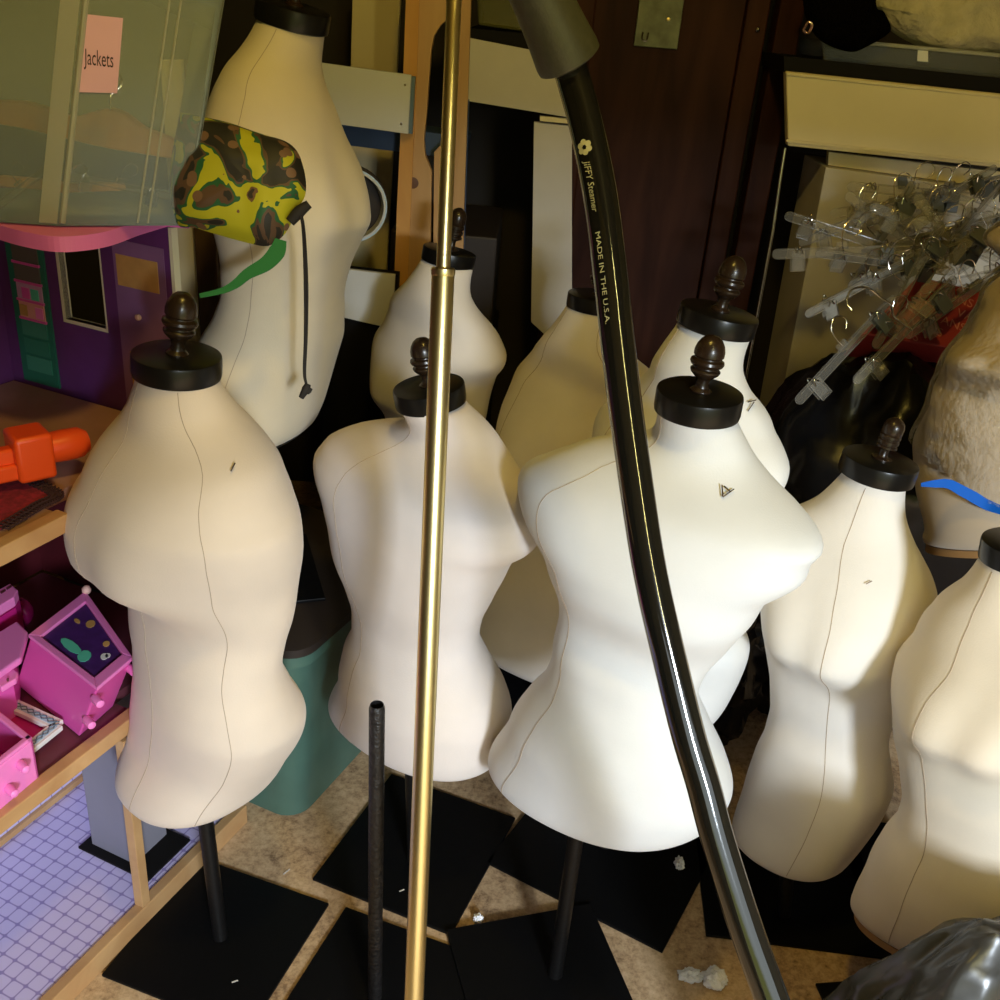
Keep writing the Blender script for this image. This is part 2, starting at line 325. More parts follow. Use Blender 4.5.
def lathe(prof,base,axis=(0,0,1),n=32,closed=True):
    x,y,d=frame_of(axis); base=np.asarray(base,float); t=np.linspace(0,2*pi,n,endpoint=False); V=[]
    for r,z in prof:
        V.append(base+d*z+np.outer(np.cos(t)*r,x)+np.outer(np.sin(t)*r,y))
    V=np.concatenate(V); Fs=[]
    k=len(prof)
    for i in range(k-1):
        for j in range(n):
            a=i*n+j;b=i*n+(j+1)%n; Fs.append((a,b,b+n,a+n))
    if closed: Fs.append(tuple(range(n-1,-1,-1))); Fs.append(tuple(range((k-1)*n,k*n)))
    return V,Fs
def crpath(P,n=12):
    P=[np.asarray(p,float) for p in P]; P=[2*P[0]-P[1]]+P+[2*P[-1]-P[-2]]; out=[]
    for i in range(1,len(P)-2):
        for t in np.linspace(0,1,n,endpoint=False):
            a,b,c,d=P[i-1:i+3]; out.append(.5*((2*b)+(-a+c)*t+(2*a-5*b+4*c-d)*t*t+(-a+3*b-3*c+d)*t**3))
    out.append(P[-2]); return np.array(out)
def tubeframes(P):
    T=np.gradient(P,axis=0); T/=np.linalg.norm(T,axis=1)[:,None]; X=[];x,_,_=frame_of(T[0])
    for t in T:
        x=x-t*(x@t); x=x/np.linalg.norm(x); X.append(x.copy())
    X=np.array(X); return T,X,np.cross(T,X)
def tube(P,r,n=10,smooth=0,cap=True):
    P=np.asarray(P,float)
    r0=np.atleast_1d(np.asarray(r,float)); m0=len(P)
    if smooth: P=crpath(P,smooth)
    r=np.interp(np.linspace(0,m0-1,len(P)),np.arange(m0),np.broadcast_to(r0,(m0,)))
    T,X,Y=tubeframes(P); t=np.linspace(0,2*pi,n,endpoint=False); r=np.broadcast_to(np.asarray(r,float),(len(P),))
    V=np.concatenate([P[i]+r[i]*(np.outer(np.cos(t),X[i])+np.outer(np.sin(t),Y[i])) for i in range(len(P))]); Fs=[]
    for i in range(len(P)-1):
        for j in range(n):
            a=i*n+j;b=i*n+(j+1)%n; Fs.append((a,b,b+n,a+n))
    if cap: Fs.append(tuple(range(n-1,-1,-1))); Fs.append(tuple(range((len(P)-1)*n,len(P)*n)))
    return V,Fs
def prism(pts,off):
    P=np.asarray(pts,float); n=len(P); V=np.concatenate([P,P+np.asarray(off,float)])
    return V,[tuple(range(n-1,-1,-1)),tuple(range(n,2*n))]+[(i,(i+1)%n,(i+1)%n+n,i+n) for i in range(n)]
def flat(pts): return np.asarray(pts,float),[tuple(range(len(pts)))]
def pillow(pts,nrm,th,rings=9,sub=3,amp=0.,fs=20.,seed=0.,tb=None):
    # outline -> inflated cushion around the plane of the outline
    P=crpath(list(pts)+[pts[0]],sub)[:-1]; c=P.mean(0); nrm=np.asarray(nrm,float); nrm=nrm/np.linalg.norm(nrm); n=len(P); tb=th if tb is None else tb
    V=[];Fs=[]
    for side,tt in ((1,th),(-1,tb)):
        for k in range(rings):
            f=1-k/(rings); h=tt*sqrt(max(0,1-f**2.4))
            R=c+(P-c)*f+nrm*h*side
            if amp:
                for i in range(n):
                    R[i]+=nrm*side*amp*(noise.noise(Vector(R[i]*fs)+Vector((seed,0,0))))*(1-f**4)
            V.append(R)
    V=np.concatenate(V+[[c+nrm*th],[c-nrm*tb]]); m=2*rings*n
    for s in range(2):
        o=s*rings*n
        for k in range(rings-1):
            for j in range(n): a=o+k*n+j;b=o+k*n+(j+1)%n; Fs.append((a,b,b+n,a+n))
        for j in range(n): a=o+(rings-1)*n; Fs.append((a+j,a+(j+1)%n,m+s))
    for j in range(n): Fs.append((j,(j+1)%n,rings*n+(j+1)%n,rings*n+j))
    return V,Fs
def blob(c,r,amp=.15,fs=4.,seed=0.,nu=56,nv=34,flatb=None,ridge=True,e=1.):
    V=[];Fs=[]
    for i in range(nv+1):
        ph=pi*i/nv
        for j in range(nu):
            th=2*pi*j/nu; d=np.array([sin(ph)**e*cos(th),sin(ph)**e*sin(th),cos(ph)])
            q=Vector(d*fs*.5)+Vector((seed,seed*.7,1.3))
            k=noise.noise(q)+.5*noise.noise(q*2.3)+.28*noise.noise(q*5.)
            if ridge: k=.55-2.*abs(noise.noise(q))-.8*abs(noise.noise(q*2.1))-.5*abs(noise.noise(q*4.7)); k+=.25
            p=np.asarray(c,float)+np.asarray(r)*d*(1+amp*k)
            if flatb is not None and p[2]<flatb: p[2]=flatb
            V.append(p)
    for i in range(nv):
        for j in range(nu): a=i*nu+j;b=i*nu+(j+1)%nu; Fs.append((a,b,b+nu,a+nu))
    return np.array(V),Fs
def text_vf(s,size,xs=1.,shear=0.,extrude=.0):
    cu=bpy.data.curves.new('t','FONT'); cu.body=s; cu.size=size; cu.shear=shear; cu.resolution_u=3; cu.extrude=extrude
    ob=bpy.data.objects.new('t',cu); COL.objects.link(ob); dg=bpy.context.evaluated_depsgraph_get(); dg.update()
    me=bpy.data.meshes.new_from_object(ob.evaluated_get(dg)); V=np.array([v.co[:] for v in me.vertices]); Fs=[tuple(p.vertices) for p in me.polygons]
    bpy.data.objects.remove(ob); bpy.data.meshes.remove(me); V[:,0]*=xs; return V,Fs
def on_frame(vf,o,ex,ey,ez):
    V,Fs=vf; o,ex,ey,ez=[np.asarray(a,float) for a in (o,ex,ey,ez)]
    return o+V[:,0:1]*ex+V[:,1:2]*ey+V[:,2:3]*ez,Fs
def struct(name,vf,m,**k):
    o=mk(name,vf,m,**k); o['kind']='structure'; return o
# ------------------------------------------------------------- room
struct('floor',cbox((.4,1.0,-.05),(4.2,4.4,.1)),M['floor'],smooth=False)
M['wallf']=mat('unseen_wall_board',(.22,.19,.14),.8,noise_amt=.15,noise_scale=6)
LT=1.58
struct('front_daylight_blocker',join(cbox((-.875,-.75,1.3),(1.45,.1,2.6)),cbox((2.3,-.75,1.3),(.2,.1,2.6)),cbox((1.025,-.75,(2.6+LT)/2),(2.35,.1,2.6-LT)),cbox((.115,-.75,(1.36+LT)/2),(.60,.1,LT-1.36))),M['wallf'],smooth=False)  # added unseen wall; lintel and left step shaped to block daylight from upper left
struct('wall_right',cbox((2.35,1.1,1.3),(.1,3.7,2.6)),M['wallf'],smooth=False)
M['wall']=mat('dark_shed_wall',(.030,.022,.015),.8,noise_amt=.3,noise_scale=4)
struct('wall_back',cbox((.35,3.0,1.3),(4.1,.1,2.6)),M['wall'],smooth=False)
struct('wall_left',cbox((-1.65,1.0,1.3),(.1,4.4,2.6)),M['wall'],smooth=False)
struct('ceiling',cbox((.35,1.1,2.65),(4.1,3.9,.1)),mat('ceiling_board',(.07,.06,.045),.8),smooth=False)
Q['K']['px']-=.007; Q['K']['py']+=.028; Q['E']['py']+=.06; Q['E']['px']-=.012; Q['F']['px']+=.012; Q['I']['px']+=.003; Q['J']['px']+=.015; Q['J']['py']+=.02
# ------------------------------------------------------------- dress forms
FIN=[(.014,0),(.014,.002),(.0095,.006),(.008,.012),(.0095,.018),(.0145,.0225),(.018,.026),(.0195,.029),(.0195,.031),(.0168,.0335),(.0166,.035),(.0205,.0375),(.0222,.041),(.0215,.0445),(.0176,.047),(.0174,.0485),(.0195,.051),(.0195,.058),(.0175,.066),(.0135,.073),(.008,.0775),(.0005,.079)]
FIN2=[(.018,0),(.018,.003),(.010,.006),(.008,.011),(.008,.022),(.0125,.025),(.0185,.028),(.0185,.032),(.016,.034),(.016,.036),(.0185,.038),(.0185,.044),(.0165,.046),(.0165,.048),(.0185,.050),(.0185,.056),(.017,.058),(.0182,.061),(.0182,.075),(.016,.084),(.011,.091),(.004,.095),(.0005,.0955)]
FABC={}
NZ,NT=88,96
def dress_form(key,label,col,plate=None,capw=.052,floor_z=0.,hem='black',finial=FIN,base_off=(0,0),seams=True,pole=True,fin=True,caph=.026,plate_z=0.,seamcol=None,tip=None):
    q=Q[key]; V=place(torso(q,NZ,NT),q); n=NT
    bx=q['px']-sin(q['ty'])*(q['hz']-floor_z); by=q['py']+sin(q['tx'])*(q['hz']-floor_z)
    t=thing('dress_form',label,'dress form',(bx,by,floor_z))
    # rounded hem: tuck a last ring under
    c0=V[0].mean(0); ring=V[0]*.93+c0*.07; ring[:,2]-=.004
    A=np.concatenate([ring[None],V],0); nz=NZ+1
    Fs=[]
    for i in range(nz-1):
        for j in range(n): a=i*n+j;b=i*n+(j+1)%n; Fs.append((a,b,b+n,a+n))
    Fs.append(tuple(range((nz-1)*n,nz*n)))
    fm=fabric('linen_jersey_'+key.lower(),col)
    body=mk('torso',(A.reshape(-1,3),Fs),fm,t,angle=75)
    # hem board closes the bottom
    kk=.965 if hem=='tan' else .91; r2=V[0]*kk+c0*(1-kk); r2[:,2]-=.0045; r3=r2.copy(); r3[:,2]-=.014 if hem=='tan' else .006; r3=r3*.985+r3.mean(0)*.015
    Bv=np.concatenate([r2,r3]); Bf=[tuple(range(n)),tuple(range(2*n-1,n-1,-1))]+[(j,(j+1)%n,(j+1)%n+n,j+n) for j in range(n)]
    mk('hem_board',(Bv,Bf),M['hemboard'] if hem=='tan' else M['hemblack'],t,angle=30)
    # neck cap and finial
    top=V[-1]; ct=top.mean(0); nx=V[-1].mean(0)-V[-6].mean(0); nx/=np.linalg.norm(nx)
    nx=nx*.3+np.array([sin(q['ty']),-sin(q['tx']),1.])*.7; nx/=np.linalg.norm(nx)
    fs=1.
    if tip is not None:
        tp=on_y(*tip,ct[1]-nx[1]*0+.004); n0=nx.copy(); nx=(tp-ct); fs=(np.linalg.norm(nx)-caph)/finial[-1][1]; nx/=np.linalg.norm(nx)
    cx_=nx if tip is None else n0*.55+nx*.45; cx_/=np.linalg.norm(cx_)
    r=capw*1.02
    mk('neck_cap',lathe([(r*.9,-.004),(r*.985,-.002),(r,.002),(r,caph-.004),(r*.985,caph-.001),(r*.95,caph),(.02,caph+.0003),(.0005,caph+.0004)],ct,cx_,48),M['cap'],t,angle=35)
    if fin: mk('finial',lathe([(a_*(.5+.5*fs),b_*fs) for a_,b_ in finial],ct+cx_*caph,nx,28),M['finial'],t,angle=30)
    if seams:
        cn=(V-V.mean(1,keepdims=True)); sv=[]
        th=np.linspace(0,2*pi,n,endpoint=False)
        for tt in seams:
            P=[]
            for i in range(1,NZ-1):
                w=i/NZ
                ang=tt if not callable(tt) else tt(w)
                f=(ang%(2*pi))/(2*pi)*n; j=int(f)%n; k=f-int(f); p=V[i,j]*(1-k)+V[i,(j+1)%n]*k
                d=p-V[i].mean(0); d[2]=0; d/=np.linalg.norm(d)+1e-9; P.append(p+d*.0002)
            sv.append(tube(np.array(P),.00055,5))
        for s in sv: mk('seam',s,M['seam'] if seamcol is None else seamcol,t)
    pb=np.array([bx,by,floor_z+.006])
    hc=V[0].mean(0); ax=hc-pb
    if pole:
        L=np.linalg.norm(ax)
        mk('pole',lathe([(.0125,0),(.0125,L-.02)],pb,ax,24),M['pole'],t,angle=30)
        s,rz=plate if plate else (.28,radians(-15))
        mk('base_plate',cbox((bx+base_off[0],by+base_off[1],floor_z+plate_z+.003),(s,s,.006) if not isinstance(s,tuple) else (*s,.006),rz),M['plate'],t,smooth=False,bevel=.0015)
    FORMS[key]=t
    return t,V
FORMS={}
pf=[lambda w:1.5*pi-.72+.10*sin(w*pi),lambda w:1.5*pi+.72-.10*sin(w*pi)]
pbk=[lambda w:.5*pi-.72+.10*sin(w*pi),lambda w:.5*pi+.72-.10*sin(w*pi)]
side=[lambda w:0.,lambda w:pi]
S_all=pf+pbk
D2R=pi/180
dress_form('A','cream dress form with yellow-lit upper chest beside the dollhouse',(.71,.60,.50),(.27,-17*D2R),.0545,seams=[lambda w:1.5*pi+.05-.25*w,lambda w:1.5*pi+1.0],tip=(185, 292))
dress_form('B','pinkish white dress form directly behind the metal pole and empty black stand',(.76,.68,.63),((.28,.31),-20*D2R),.052,base_off=(.005,.035),seams=[lambda w:1.2],tip=(421, 337))
dress_form('D','white broad-shouldered dress form in front centre, crossed by the black hose',(.72,.72,.72),(.27,18*D2R),.0525,plate_z=.0065,base_off=(-.02,-.015),seams=[lambda w:1.0-.1*w,lambda w:2*pi-.5],tip=(715, 335))
dress_form('E','cream dress form at the back between pine uprights and metal pole',(.84,.77,.70),(.28,0),.054,seams=None,finial=FIN2,tip=(461, 208))
dress_form('F','dress form behind the hose in front of dark wood door, top of neck cap hidden',(.84,.78,.73),(.28,0),.059,seams=pf,tip=(601, 262))
dress_form('G','white dress form just behind the broad-shouldered one, finial against the dark door',(.79,.78,.76),((.36,.30),-28*D2R),.058,base_off=(.0,-.02),seams=pf,tip=(738, 256))
dress_form('H','cream busted dress form at right, between broad-shouldered form and rightmost form',(.80,.75,.69),((.33,.26),-3*D2R),.0545,base_off=(.02,.06),seams=[lambda w:1.5*pi+.38-.2*w],finial=FIN2,tip=(899, 418))
dress_form('I','cream busted dress form cut by the right edge, standing over crumpled plastic bag',(.76,.67,.55),(.28,10*D2R),.0485,hem='tan',seams=[lambda w:1.5*pi-.35,pf[1]],tip=(1030, 516))
dress_form('J','dress form at upper right edge wrapped in clear plastic with blue tape',(.62,.50,.36),(.28,0),.054,hem='tan',seams=None,fin=False)
TUBZ=.452
dress_form('K','tallest dress form at upper left, behind the camouflage bag',(.70,.61,.46),(.25,20*D2R),.0545,floor_z=TUBZ,seams=[lambda w:pi+.25,lambda w:pi-1.1],finial=FIN)
# pins left in the cloth
def spot(key,x,y):
    q=Q[key]; V=place(torso(q,160,160),q).reshape(-1,3); pr=proj(V); dp=depth(V); m=np.hypot(pr[:,0]-x,pr[:,1]-y)<7
    return at(x,y,dp[m].min()-.0015)
PINM=mat('steel_pin',(.16,.12,.09),.35,metal=.8)
def pins(key,t,segs):
    for (x0,y0,x1,y1) in segs: mk('pin',tube([spot(key,x0,y0),spot(key,x1,y1)],.0009,6),PINM,t,label='dressmaking pin')
for key,sg in (('A',[(235,463,231,471)]),('D',[(722,485,723,497),(724,486,731,492),(723,497,734,489)]),('G',[(748,402,756,400),(748,411,754,402)]),('H',[(866,584,872,581)])):
    pins(key,FORMS[key],sg)
# empty stand
tb=on_z(375,995,.01); t=thing('display_stand','empty black stand with bare open pole beside the metal pole','display stand',(tb[0],tb[1],0))
tt=on_plane(377,708,tb,(0,1,0)); L=tt[2]
rO,rI=.0112,.0092
mk('pole',lathe([(rO,0),(rO,L-.006),(rI,L-.006+.006),(rI,L-.05),(.0005,L-.05)],(tb[0],tb[1],.006),(tt-tb),24,closed=False),M['worn'],t,angle=30)
mk('base_plate',cbox((tb[0]+.01,tb[1],.003),(.275,.275,.006),-18*D2R),M['plate'],t,smooth=False,bevel=.0015)
# ------------------------------------------------------------- telescopic metal pole
p0=at(442,300,1.08); p1=at(414,1000,1.28); d=(p0-p1)/np.linalg.norm(p0-p1)
pj=at(443,272,1.072); pj=p1+d*((pj-p1)@d); pbm=p1-d*(p1[2]/d[2])*.995; pt=pj+d*.62
t=thing('telescopic_pole','tall champagne metal telescopic pole in front centre','pole',(pbm[0],pbm[1],0))
L=np.linalg.norm(pj-pbm)
mk('lower_tube',lathe([(.0124,0),(.0124,L-.004),(.0116,L),(.008,L+.0005)],pbm,d,32),M['brass'],t,angle=30)
mk('upper_tube',lathe([(.0077,0),(.0077,.62)],pj-d*.02,d,32),M['brass'],t,angle=30)
mk('collar',lathe([(.0124,-.004),(.0132,-.002),(.0132,.003),(.0115,.005),(.0078,.005)],pj,d,32),M['brass'],t,angle=30)
# ------------------------------------------------------------- steamer hose
HP=[(565,52),(569,64),(586,125),(601,200),(611,280),(618.5,350),(628.5,430),(642.5,528),(652.5,584),(665,640),(687,730),(703,780+4),(718,840),(745,925),(772,1000),(800,1080)]
dep=[.9]*16
hp=[at(x,y,z) for (x,y),z in zip(HP,dep)]
hp+= [hp[-1]+np.array([.05,-.04,-.2]),hp[-1]+np.array([.14,-.10,-.42]),hp[-1]+np.array([.34,-.16,-.53])]
hp[-1][2]=.0165
P=crpath(hp,9)
t=thing('steamer_hose','glossy black rubber hose with flared boot, hanging in the foreground','hose',(hp[-1][0],hp[-1][1],0))
mk('hose',tube(P,.0155,36),M['hose'],t,angle=60)
ax=at(569,62,.9)-at(541,0,.866); ax/=np.linalg.norm(ax); c=at(569,60,.9)
mk('boot',lathe([(.0158,.002),(.026,.002),(.0295,0),(.0298,-.006),(.0275,-.03),(.0255,-.06),(.0258,-.1),(.028,-.16),(.029,-.3)],c,ax,40),M['boot'],t,angle=35)
# printed words running along the hose
def on_hose(vf,s0,phi0,name):
    T,X,Y=tubeframes(P); seg=np.r_[0,np.cumsum(np.linalg.norm(np.diff(P,axis=0),axis=1))]
    V,Fs=vf; out=[]
    for v in V:
        s=s0+v[0]; pos=np.array([np.interp(s,seg,P[:,k]) for k in range(3)]); tt=np.array([np.interp(s,seg,T[:,k]) for k in range(3)]); tt/=np.linalg.norm(tt)
        vw=C-pos; vw-=tt*(vw@tt); vw/=np.linalg.norm(vw); sd=np.cross(tt,vw)   # towards camera, sideways
        ph=phi0+v[1]/.0155
        out.append(pos+(.0155+.00025)*(vw*cos(ph)-sd*sin(ph)))
    return mk(name,(np.array(out),Fs),M['print'],t)
seg=np.r_[0,np.cumsum(np.linalg.norm(np.diff(P,axis=0),axis=1))]
i0=np.argmin(np.abs(proj(P)[:,1]-158)); s0=seg[i0]
PH=-.60
bmv=[];bf=[]
ros=[]
for k in range(6):
    a=k*pi/3; ros.append(lathe([(.0028,0),(.0028,.0001)],(.006*cos(a)*.75-.006,.0035+.006*sin(a)*.75,0),(0,0,1),10))
def refine(vf):
    me=bpy.data.meshes.new('r'); me.from_pydata([tuple(v) for v in vf[0]],[],vf[1]); bm=bmesh.new(); bm.from_mesh(me); bmesh.ops.triangulate(bm,faces=bm.faces)
    bm.to_mesh(me); bm.free(); r=(np.array([v.co[:] for v in me.vertices]),[tuple(p.vertices) for p in me.polygons]); bpy.data.meshes.remove(me); return r
on_hose(join(*ros),s0,PH,'printed_emblem')
on_hose(refine(text_vf('JIFFY Steamer',.0088,.92,.25)),s0+.006,PH-.02,'printed_name')
on_hose(refine(text_vf('MADE IN THE U.S.A.',0.0066,1.42)),s0+.070,PH-.0,'printed_origin')
# ------------------------------------------------------------- dollhouse
a0=np.array([-.625,1.008,0.]); u=np.array([.386,.9225,0.]); v=np.array([-.9225,.386,0.]); zz=np.array([0,0,1.])
def D(s,w,z): return a0+u*s+v*w+zz*z
def dbox(s0,s1,w0,w1,z0,z1): return obox(D(s0,w0,z0),u*(s1-s0),v*(w1-w0),zz*(z1-z0))
S1=.465; S0=-.45; W1=.445
t=dh=thing('dollhouse','open purple and pink wooden dollhouse at the left edge','dollhouse',tuple(a0))
rot=atan2(u[1],u[0]); M['tiles']=tiles(-rot+.0)
mk('ground_floor',dbox(S0,S1,.014,W1,.004,.040),M['tiles'],t,smooth=False)
mk('floor_edge',dbox(S0,S1+.01,-.006,.014,0,.044),M['dhwood'],t,smooth=False,bevel=.002)
mk('floor_edge',dbox(S0,S1,.309,.317,.041,.054),M['dhwood'],t,smooth=False,bevel=.001)
mk('tiled_wall',dbox(S0,S1-.07,.317,.323,.04,.415),M['tiles'],t,smooth=False)
mk('tiled_wall',dbox(.392,.398,.20,.317,.04,.415),M['tiles'],t,smooth=False)
for z,nm,fm in ((.415,'second_floor','plum'),(.80,'attic_floor','attic')):
    sn=.235 if z<.5 else .150
    mk(nm,join(dbox(S0,sn,.016,W1-.006,z,z+.018),dbox(sn,S1-.006,.062,W1-.006,z,z+.018)),M[fm],t,smooth=False)
    mk('floor_edge',dbox(S0,sn,-.006,.016,z-.002,z+.024),M['dhwood'],t,smooth=False,bevel=.002)
mk('corner_post',dbox(.196,.214,-.004,.014,.044,.404),M['dhwood'],t,smooth=False,bevel=.001)
mk('corner_post',dbox(S1-.022,S1-.002,.064,.082,.434,.80),M['dhwood'],t,smooth=False,bevel=.001)
# far wall with a window cut out (pieces around the opening), purple print
ww=[(.06,.19,.04,1.145)]
th=.010
def wallpiece(w0,w1,z0,z1): return dbox(S1,S1+th,w0,w1,z0,z1)
WN0,WN1,WZ0,WZ1=.219,.304,.952,1.098
mk('purple_wall',join(wallpiece(.078,WN0,.80,1.133),wallpiece(WN1,W1,.80,1.133),wallpiece(WN0,WN1,.80,WZ0),wallpiece(WN0,WN1,WZ1,1.133)),M['purple'],t,smooth=False)
mk('lower_wall',wallpiece(.06,W1,.434,.79),M['maroon'],t,smooth=False)
mk('wall_edge',dbox(S1-.001,S1+th+.002,.072,.078,.82,1.133),M['cutedge'],t,smooth=False)
cu=join(dbox(S1-.0005,S1+th+.003,WN1,WN1+.006,WZ0-.006,WZ1),dbox(S1-.0005,S1+th+.003,WN0-.002,WN1+.006,WZ0-.006,WZ0),dbox(S1-.0005,S1+th+.003,WN0-.003,WN0,WZ0-.006,WZ1))
mk('window_rim',cu,M['cutedge'],t,smooth=False)
mk('side_wall',dbox(S0,S1,W1,W1+.01,.80,1.133),M['purple'],t,smooth=False)
mk('side_wall',dbox(S0,S1,W1,W1+.01,.434,.80),M['maroon'],t,smooth=False)
mk('wall_print',dbox(S1-.001,S1,.090,.190,.83,1.10),M['lilac'],t,smooth=False,label='lilac door printed on the purple wall')
mk('picture',dbox(S1-.0025,S1-.001,.103,.183,1.03,1.078),M['tan'],t,smooth=False,label='tan rectangle printed on the lilac door')
mk('picture',dbox(S1-.0025,S1-.001,.125,.172,.84,.925),M['tan'],t,smooth=False,label='small framed square low on the purple wall')
mk('door_knob',lathe([(.005,0),(.005,.004),(.001,.006)],D(S1-.001,.148,.985),-u,12),mat('knob_peach',(.75,.5,.35),.5),t)
# wardrobe print panel
w=mk('wardrobe_panel',dbox(S1-.004,S1,.335,.415,.825,1.10),M['teal'],t,smooth=False,label='teal wardrobe with coloured shelves')
pal=[(.45,.02,.06),(.12,.11,.09),(.12,.11,.09),(.55,.3,.5),(.75,.35,.30),(.05,.24,.16),(.03,.20,.13),(.05,.26,.18)]
for k,cc in enumerate(pal):
    z1=1.09-.031*k; mk('shelf_print',dbox(S1-.006,S1-.004,.345,.400,z1-.026,z1),mat('wardrobe_colour_%s'%'abcdefgh'[k],cc,.5),w,smooth=False)
    if k<5: mk('shelf_line',dbox(S1-.0075,S1-.004,.343,.402,z1-.030,z1-.026),M['pink'],w,smooth=False)
for k,(z,w0,c_) in enumerate(((.985,.36,'mint'),(.985,.38,'pink'),(.955,.39,'tan'),(.955,.355,'pink2'))):
    mk('folded_print',dbox(S1-.0075,S1-.004,w0-.008,w0+.008,z-.012,z+.006),M[c_],w,smooth=False)
# curved pink roof slab
RP=[]
ctl=[(175,219),(165,223.5),(140,235),(110,246),(82,251),(55,252),(25,247),(0,240),(-40,228),(-80,214)]
RP=[on_z(x,y,1.134) for x,y in ctl]
RP=[D(S1,.080,1.134)]+list(crpath(RP[2:],5))+[D(S1+.012,.60,1.134),D(S1+.012,.05,1.134)]
mk('roof',prism(RP,(0,0,.020)),M['roofpink'],t,smooth=False)
# grey board column
mk('column',dbox(.262,.345,.075,.175,.04,.414),M['greybox'],t,smooth=False,bevel=.002)
mk('column_foot',dbox(.245,.355,.03,.19,.04,.0445),M['dark'],t,smooth=False)
# ---- things on the attic floor
AZ=.819
g=thing('toy_blaster','orange plastic toy on the dollhouse attic floor','toy',tuple(D(.29,.19,AZ)))
g0=on_z(-30,464,AZ+.048); g1=on_z(89,440,AZ+.048); gd=(g1-g0)/np.linalg.norm(g1-g0); gl=np.linalg.norm(g1-g0)
mk('nozzle',lathe([(.014,gl-.065),(.021,gl-.058),(.0225,gl-.035),(.0215,gl-.013),(.015,gl-.003),(.001,gl)],g0,gd,24),M['orange'],g)
gs=np.cross(zz,gd); gs/=np.linalg.norm(gs)
mk('body',obox(g0+gd*(gl-.105)-gs*.027+np.array([0,0,-.034]),gd*.050,gs*.054,zz*.066),M['orange'],g,bevel=.006,seg=3)
mk('barrel',join(*[obox(g0+gs*o-gs*.008+np.array([0,0,-.030+dz]),gd*(gl-.10),gs*.020,zz*.024) for o,dz in ((-.012,0),(.008,.004),(-.004,.02))]),M['orange'],g,bevel=.004)
# lace mat
rc=D(.15,.135,AZ+.001); pr=[]
mt=thing('doll_rug','dark red mat with black lace border on the attic floor','rug',tuple(D(.12,.115,AZ)))
o0=on_z(-25,488,AZ);o1=on_z(56,496,AZ);o2=on_z(38,508,AZ);o3=on_z(0,531,AZ);o4=on_z(-40,520,AZ)
top=on_z(20,478,AZ)
ol=[o0,top,o1,o2,o3,o4]
mk('mat',prism([p+zz*.0008 for p in ol],(0,0,.002)),M['red'],mt,smooth=False)
lv=[]
def lace(pts):
    Pp=crpath(pts,10); ls=[]
    for k in range(0,len(Pp)-1,1):
        dd=Pp[min(k+1,len(Pp)-1)]-Pp[k]; 
        for o in (-.0045,.0045):
            cc=Pp[k]+np.cross(zz,dd/np.linalg.norm(dd))*o+zz*.0035
            ls.append(tube(np.array([cc+np.array([.0052*cos(a),.0052*sin(a),.0015*sin(3*a)]) for a in np.linspace(0,2*pi,9)]),.0013,5))
    return join(*ls)
mk('lace_border',lace([top,o1,o2,o3]),M['lace'],mt); mk('lace_border',lace([o0,(o0+top)/2,top]),M['lace'],mt)
# ---- things on the second floor
FZ=.433
k=thing('toy_vanity','hot pink toy vanity with purple picture top, on its side on second floor','toy',tuple(D(.22,.16,FZ)))
# box tipped so its picture panel faces up
def P2(x,y,z): return on_z(x,y,z)
ZT=.545
q=[P2(30,638,ZT),P2(86,595,ZT),P2(132,660,ZT),P2(97,690,ZT)]   # top frame outline
tb_=[p.copy() for p in q]
low=[P2(25,640,FZ+.001)]*4
def down(p): 
    r=p.copy(); r[2]=FZ+.002; return r
off_=P2(79,737,FZ+.002)-q[3]; lo=[p+off_ for p in q]
ins=-v*.0
V8=np.array(lo+q); Fs8=[(0,1,2,3),(7,6,5,4),(0,4,5,1),(1,5,6,2),(2,6,7,3),(3,7,4,0)]
mk('cabinet',(V8,Fs8),M['pink'],k,smooth=False,bevel=.003)
cen=sum(q)/4
def insetq(f,dz): return [cen+(p-cen)*f+zz*dz for p in q]
mk('rim',join(*[prism([insetq(1.03,.0)[i],insetq(1.03,.0)[(i+1)%4],insetq(.80,.0)[(i+1)%4],insetq(.80,.0)[i]],(0,0,.006)) for i in range(4)]),M['pink2'],k,smooth=False,bevel=.0015)
sk=mk('picture_panel',prism(insetq(.78,.0008),(0,0,.0012)),M['violet'],k,smooth=False,label='dark violet picture panel')
e1=(q[3]-q[0]); e2=(q[1]-q[0])
def SP(a,b): return q[0]+e1*a+e2*b+zz*.0024
def blobflat(a,b,r,nn=10,st=1.): return prism([SP(a,b)+ (e1/np.linalg.norm(e1))*r*cos(x)*st+(e2/np.linalg.norm(e2))*r*sin(x) for x in np.linspace(0,2*pi,nn,endpoint=False)],(0,0,.0006))
mk('mint_print',join(blobflat(.42,.24,.009,10,3.0),blobflat(.62,.24,.0125)),M['mint'],sk,smooth=False)
mk('white_print',join(blobflat(.78,.40,.007),blobflat(.80,.44,.005)),M['white'],sk,smooth=False)
mk('tan_print',join(blobflat(.36,.66,.009),blobflat(.22,.58,.004,8,2.),blobflat(.68,.56,.0065)),M['tan'],sk,smooth=False)
for i,(a,b) in enumerate(((3,0),(3,.45),(2,.0))):
    pp=(lo[a]*(.15+b)+q[a]*(.85-b)); mk('peg',lathe([(.006,0),(.007,.004),(.006,.020),(.002,.022)],pp,(q[3]-q[0])*.8+(q[3]-q[2])*.25,12),M['pink2'],k)
mk('knob',lathe([(.004,0),(.007,.004),(.0075,.009),(.004,.014),(.0005,.015)],q[1]+zz*.002,u*.3+zz,14),mat('peach_knob',(.70,.42,.36),.5),k)
